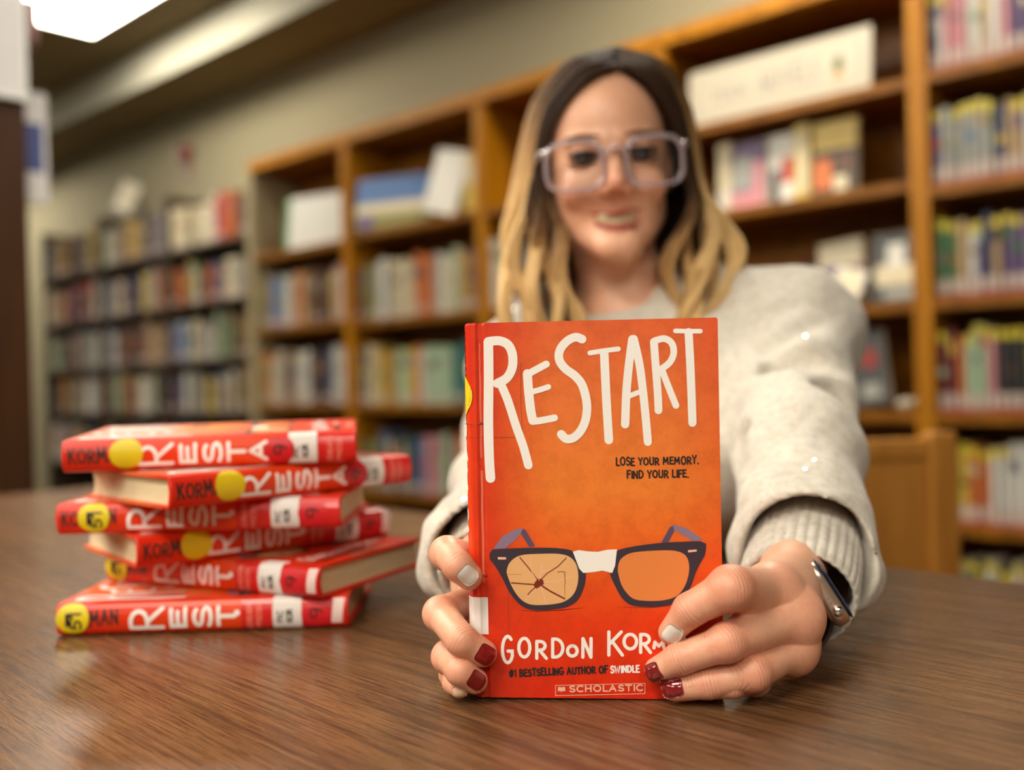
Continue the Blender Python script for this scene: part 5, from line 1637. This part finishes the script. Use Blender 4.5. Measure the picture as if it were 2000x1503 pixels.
for s in (-1, 1):
    m = MB(); c = []
    for k in range(N):
        x, z_ = sup(2 * math.pi * k / N, 26.9, 20.9)
        X = 41.5 * s + x * s
        c.append(eloc(X, 15 - (X / 70) ** 2 * 7, -11.5 + z_))
    m.add(c, [tuple(range(N))]); m.build('lens', M_GLASS, eg)
    m = MB()
    m.tube([eloc(s * 71, 9, 6), eloc(s * 76, 3, 6), eloc(s * 79, -40, 4), eloc(s * 80, -80, 2), eloc(s * 79, -100, -8)], [.0034, .0034, .003, .0028, .0024], 8)
    m.build('temple', M_ACE, eg, True)
    m = MB(); m.ball(eloc(s * 72, 11, 6), .0026); m.build('hinge_rivet', flat('bright_steel', (.85, .83, .82), 0.08, 1.0), eg, True)

# ------------------------------------------------------------------ smartwatch on the wrist at the right
wt = empty('smartwatch', 'silver smartwatch seen edge-on between the hand and the ribbed cuff', 'watch', tuple(A(P(1606, 1150, .641))))
WA = A(P(1655, 1215, .642)) - A(P(1580, 1098, .640)); WA /= np.linalg.norm(WA)
_q = np.array((0.06, 1, 0.03)); WD = _q - WA * (_q @ WA); WD /= np.linalg.norm(WD)
WN = np.cross(WD, WA)
if WN[0] < 0: WN = -WN
def wl_(a, d, n_): return tuple(WA * a + WD * d + WN * n_)
def rslab(mb, La, Ld, n0, n1, r, e):
    v, f = rounded_slab(La, Ld, n0, n1, r, 8, e)
    mb.add([wl_(*q) for q in v], f)
m = MB(); rslab(m, .0225, .0190, -.0070, .0044, .0095, .0026)
m.build('case', flat('silver_aluminium', srgb(232, 214, 198), 0.34, 1.0), wt, True)
m = MB(); rslab(m, .0215, .0181, .0044, .0062, .0090, .0012)
m.build('screen', flat('screen_reflection_blue', srgb(36, 52, 92), 0.05, coat=1.0), wt, True)  # blue of the screen's reflection put into the glass colour
m = MB()
m.tube([wl_(.0098, -.0185, -.0008), wl_(.0098, -.0202, -.0008), wl_(.0098, -.0216, -.0008)], [.0034, .0036, .0030], 20)
m.build('crown', flat('bright_steel', (.85, .83, .82), 0.08, 1.0), wt, True)
m = MB()
for a in (.0030, .0000): m.ball(wl_(a, -.0186, -.0018), (.0007, .0007, .0007))
m.build('microphone_holes', flat('bright_steel', (.85, .83, .82), 0.08, 1.0), wt)
m = MB()
cw0 = -WN * .0235 + WD * .004
vv = []
nn = 40
for k in range(nn):
    th = 2 * math.pi * k / nn
    for off, dd in ((0, -.011), (0, .011), (.0022, .011), (.0022, -.011)):
        vv.append(tuple(cw0 + WN * math.cos(th) * (.0215 + off) + WA * math.sin(th) * (.0275 + off) + WD * dd))
m.add(vv, [(4 * k + j, 4 * ((k + 1) % nn) + j, 4 * ((k + 1) % nn) + (j + 1) % 4, 4 * k + (j + 1) % 4) for k in range(nn) for j in range(4)])
m.build('strap', flat('dark_strap', srgb(52, 36, 28), 0.5), wt)

if 0:
    for key in 'LR':
        fn = HANDS[key]['fn']
        g = np.array([A(H_MAT @ Vector((x, y, zz))) for x in np.linspace(0, BL_, 220) for y in np.linspace(0, BW_, 150) for zz in (0, BT_)])
        d = fn(g); i = d.argmin(); print('HANDBOOK', key, d.min(), H_MAT.inverted() @ Vector(g[i]))
        for q, r in HANDS[key]['fingers']: print('  tip gap', [round(float((H_TL - Vector(p)).dot(-HN)) - float(rr), 4) for p, rr in zip(q, r)])
        gz = np.array([(x, y, TZ) for x in np.linspace(-.15, .3, 300) for y in np.linspace(.5, .75, 200)]); d = fn(gz); print('TABLE', d.min())
    dz = tb.matrix_world.inverted()
    for o in [person] + list(person.children_recursive):
        if o.type != 'MESH': continue
        q = [dz @ v.co for v in o.data.vertices]
        q = [v for v in q if abs(v.x) < 1.5 and abs(v.y) < .62 and TZ - .032 < v.z < TZ]
        if q: print('INTABLE', o.name, len(q), min(v.z for v in q), q[0])
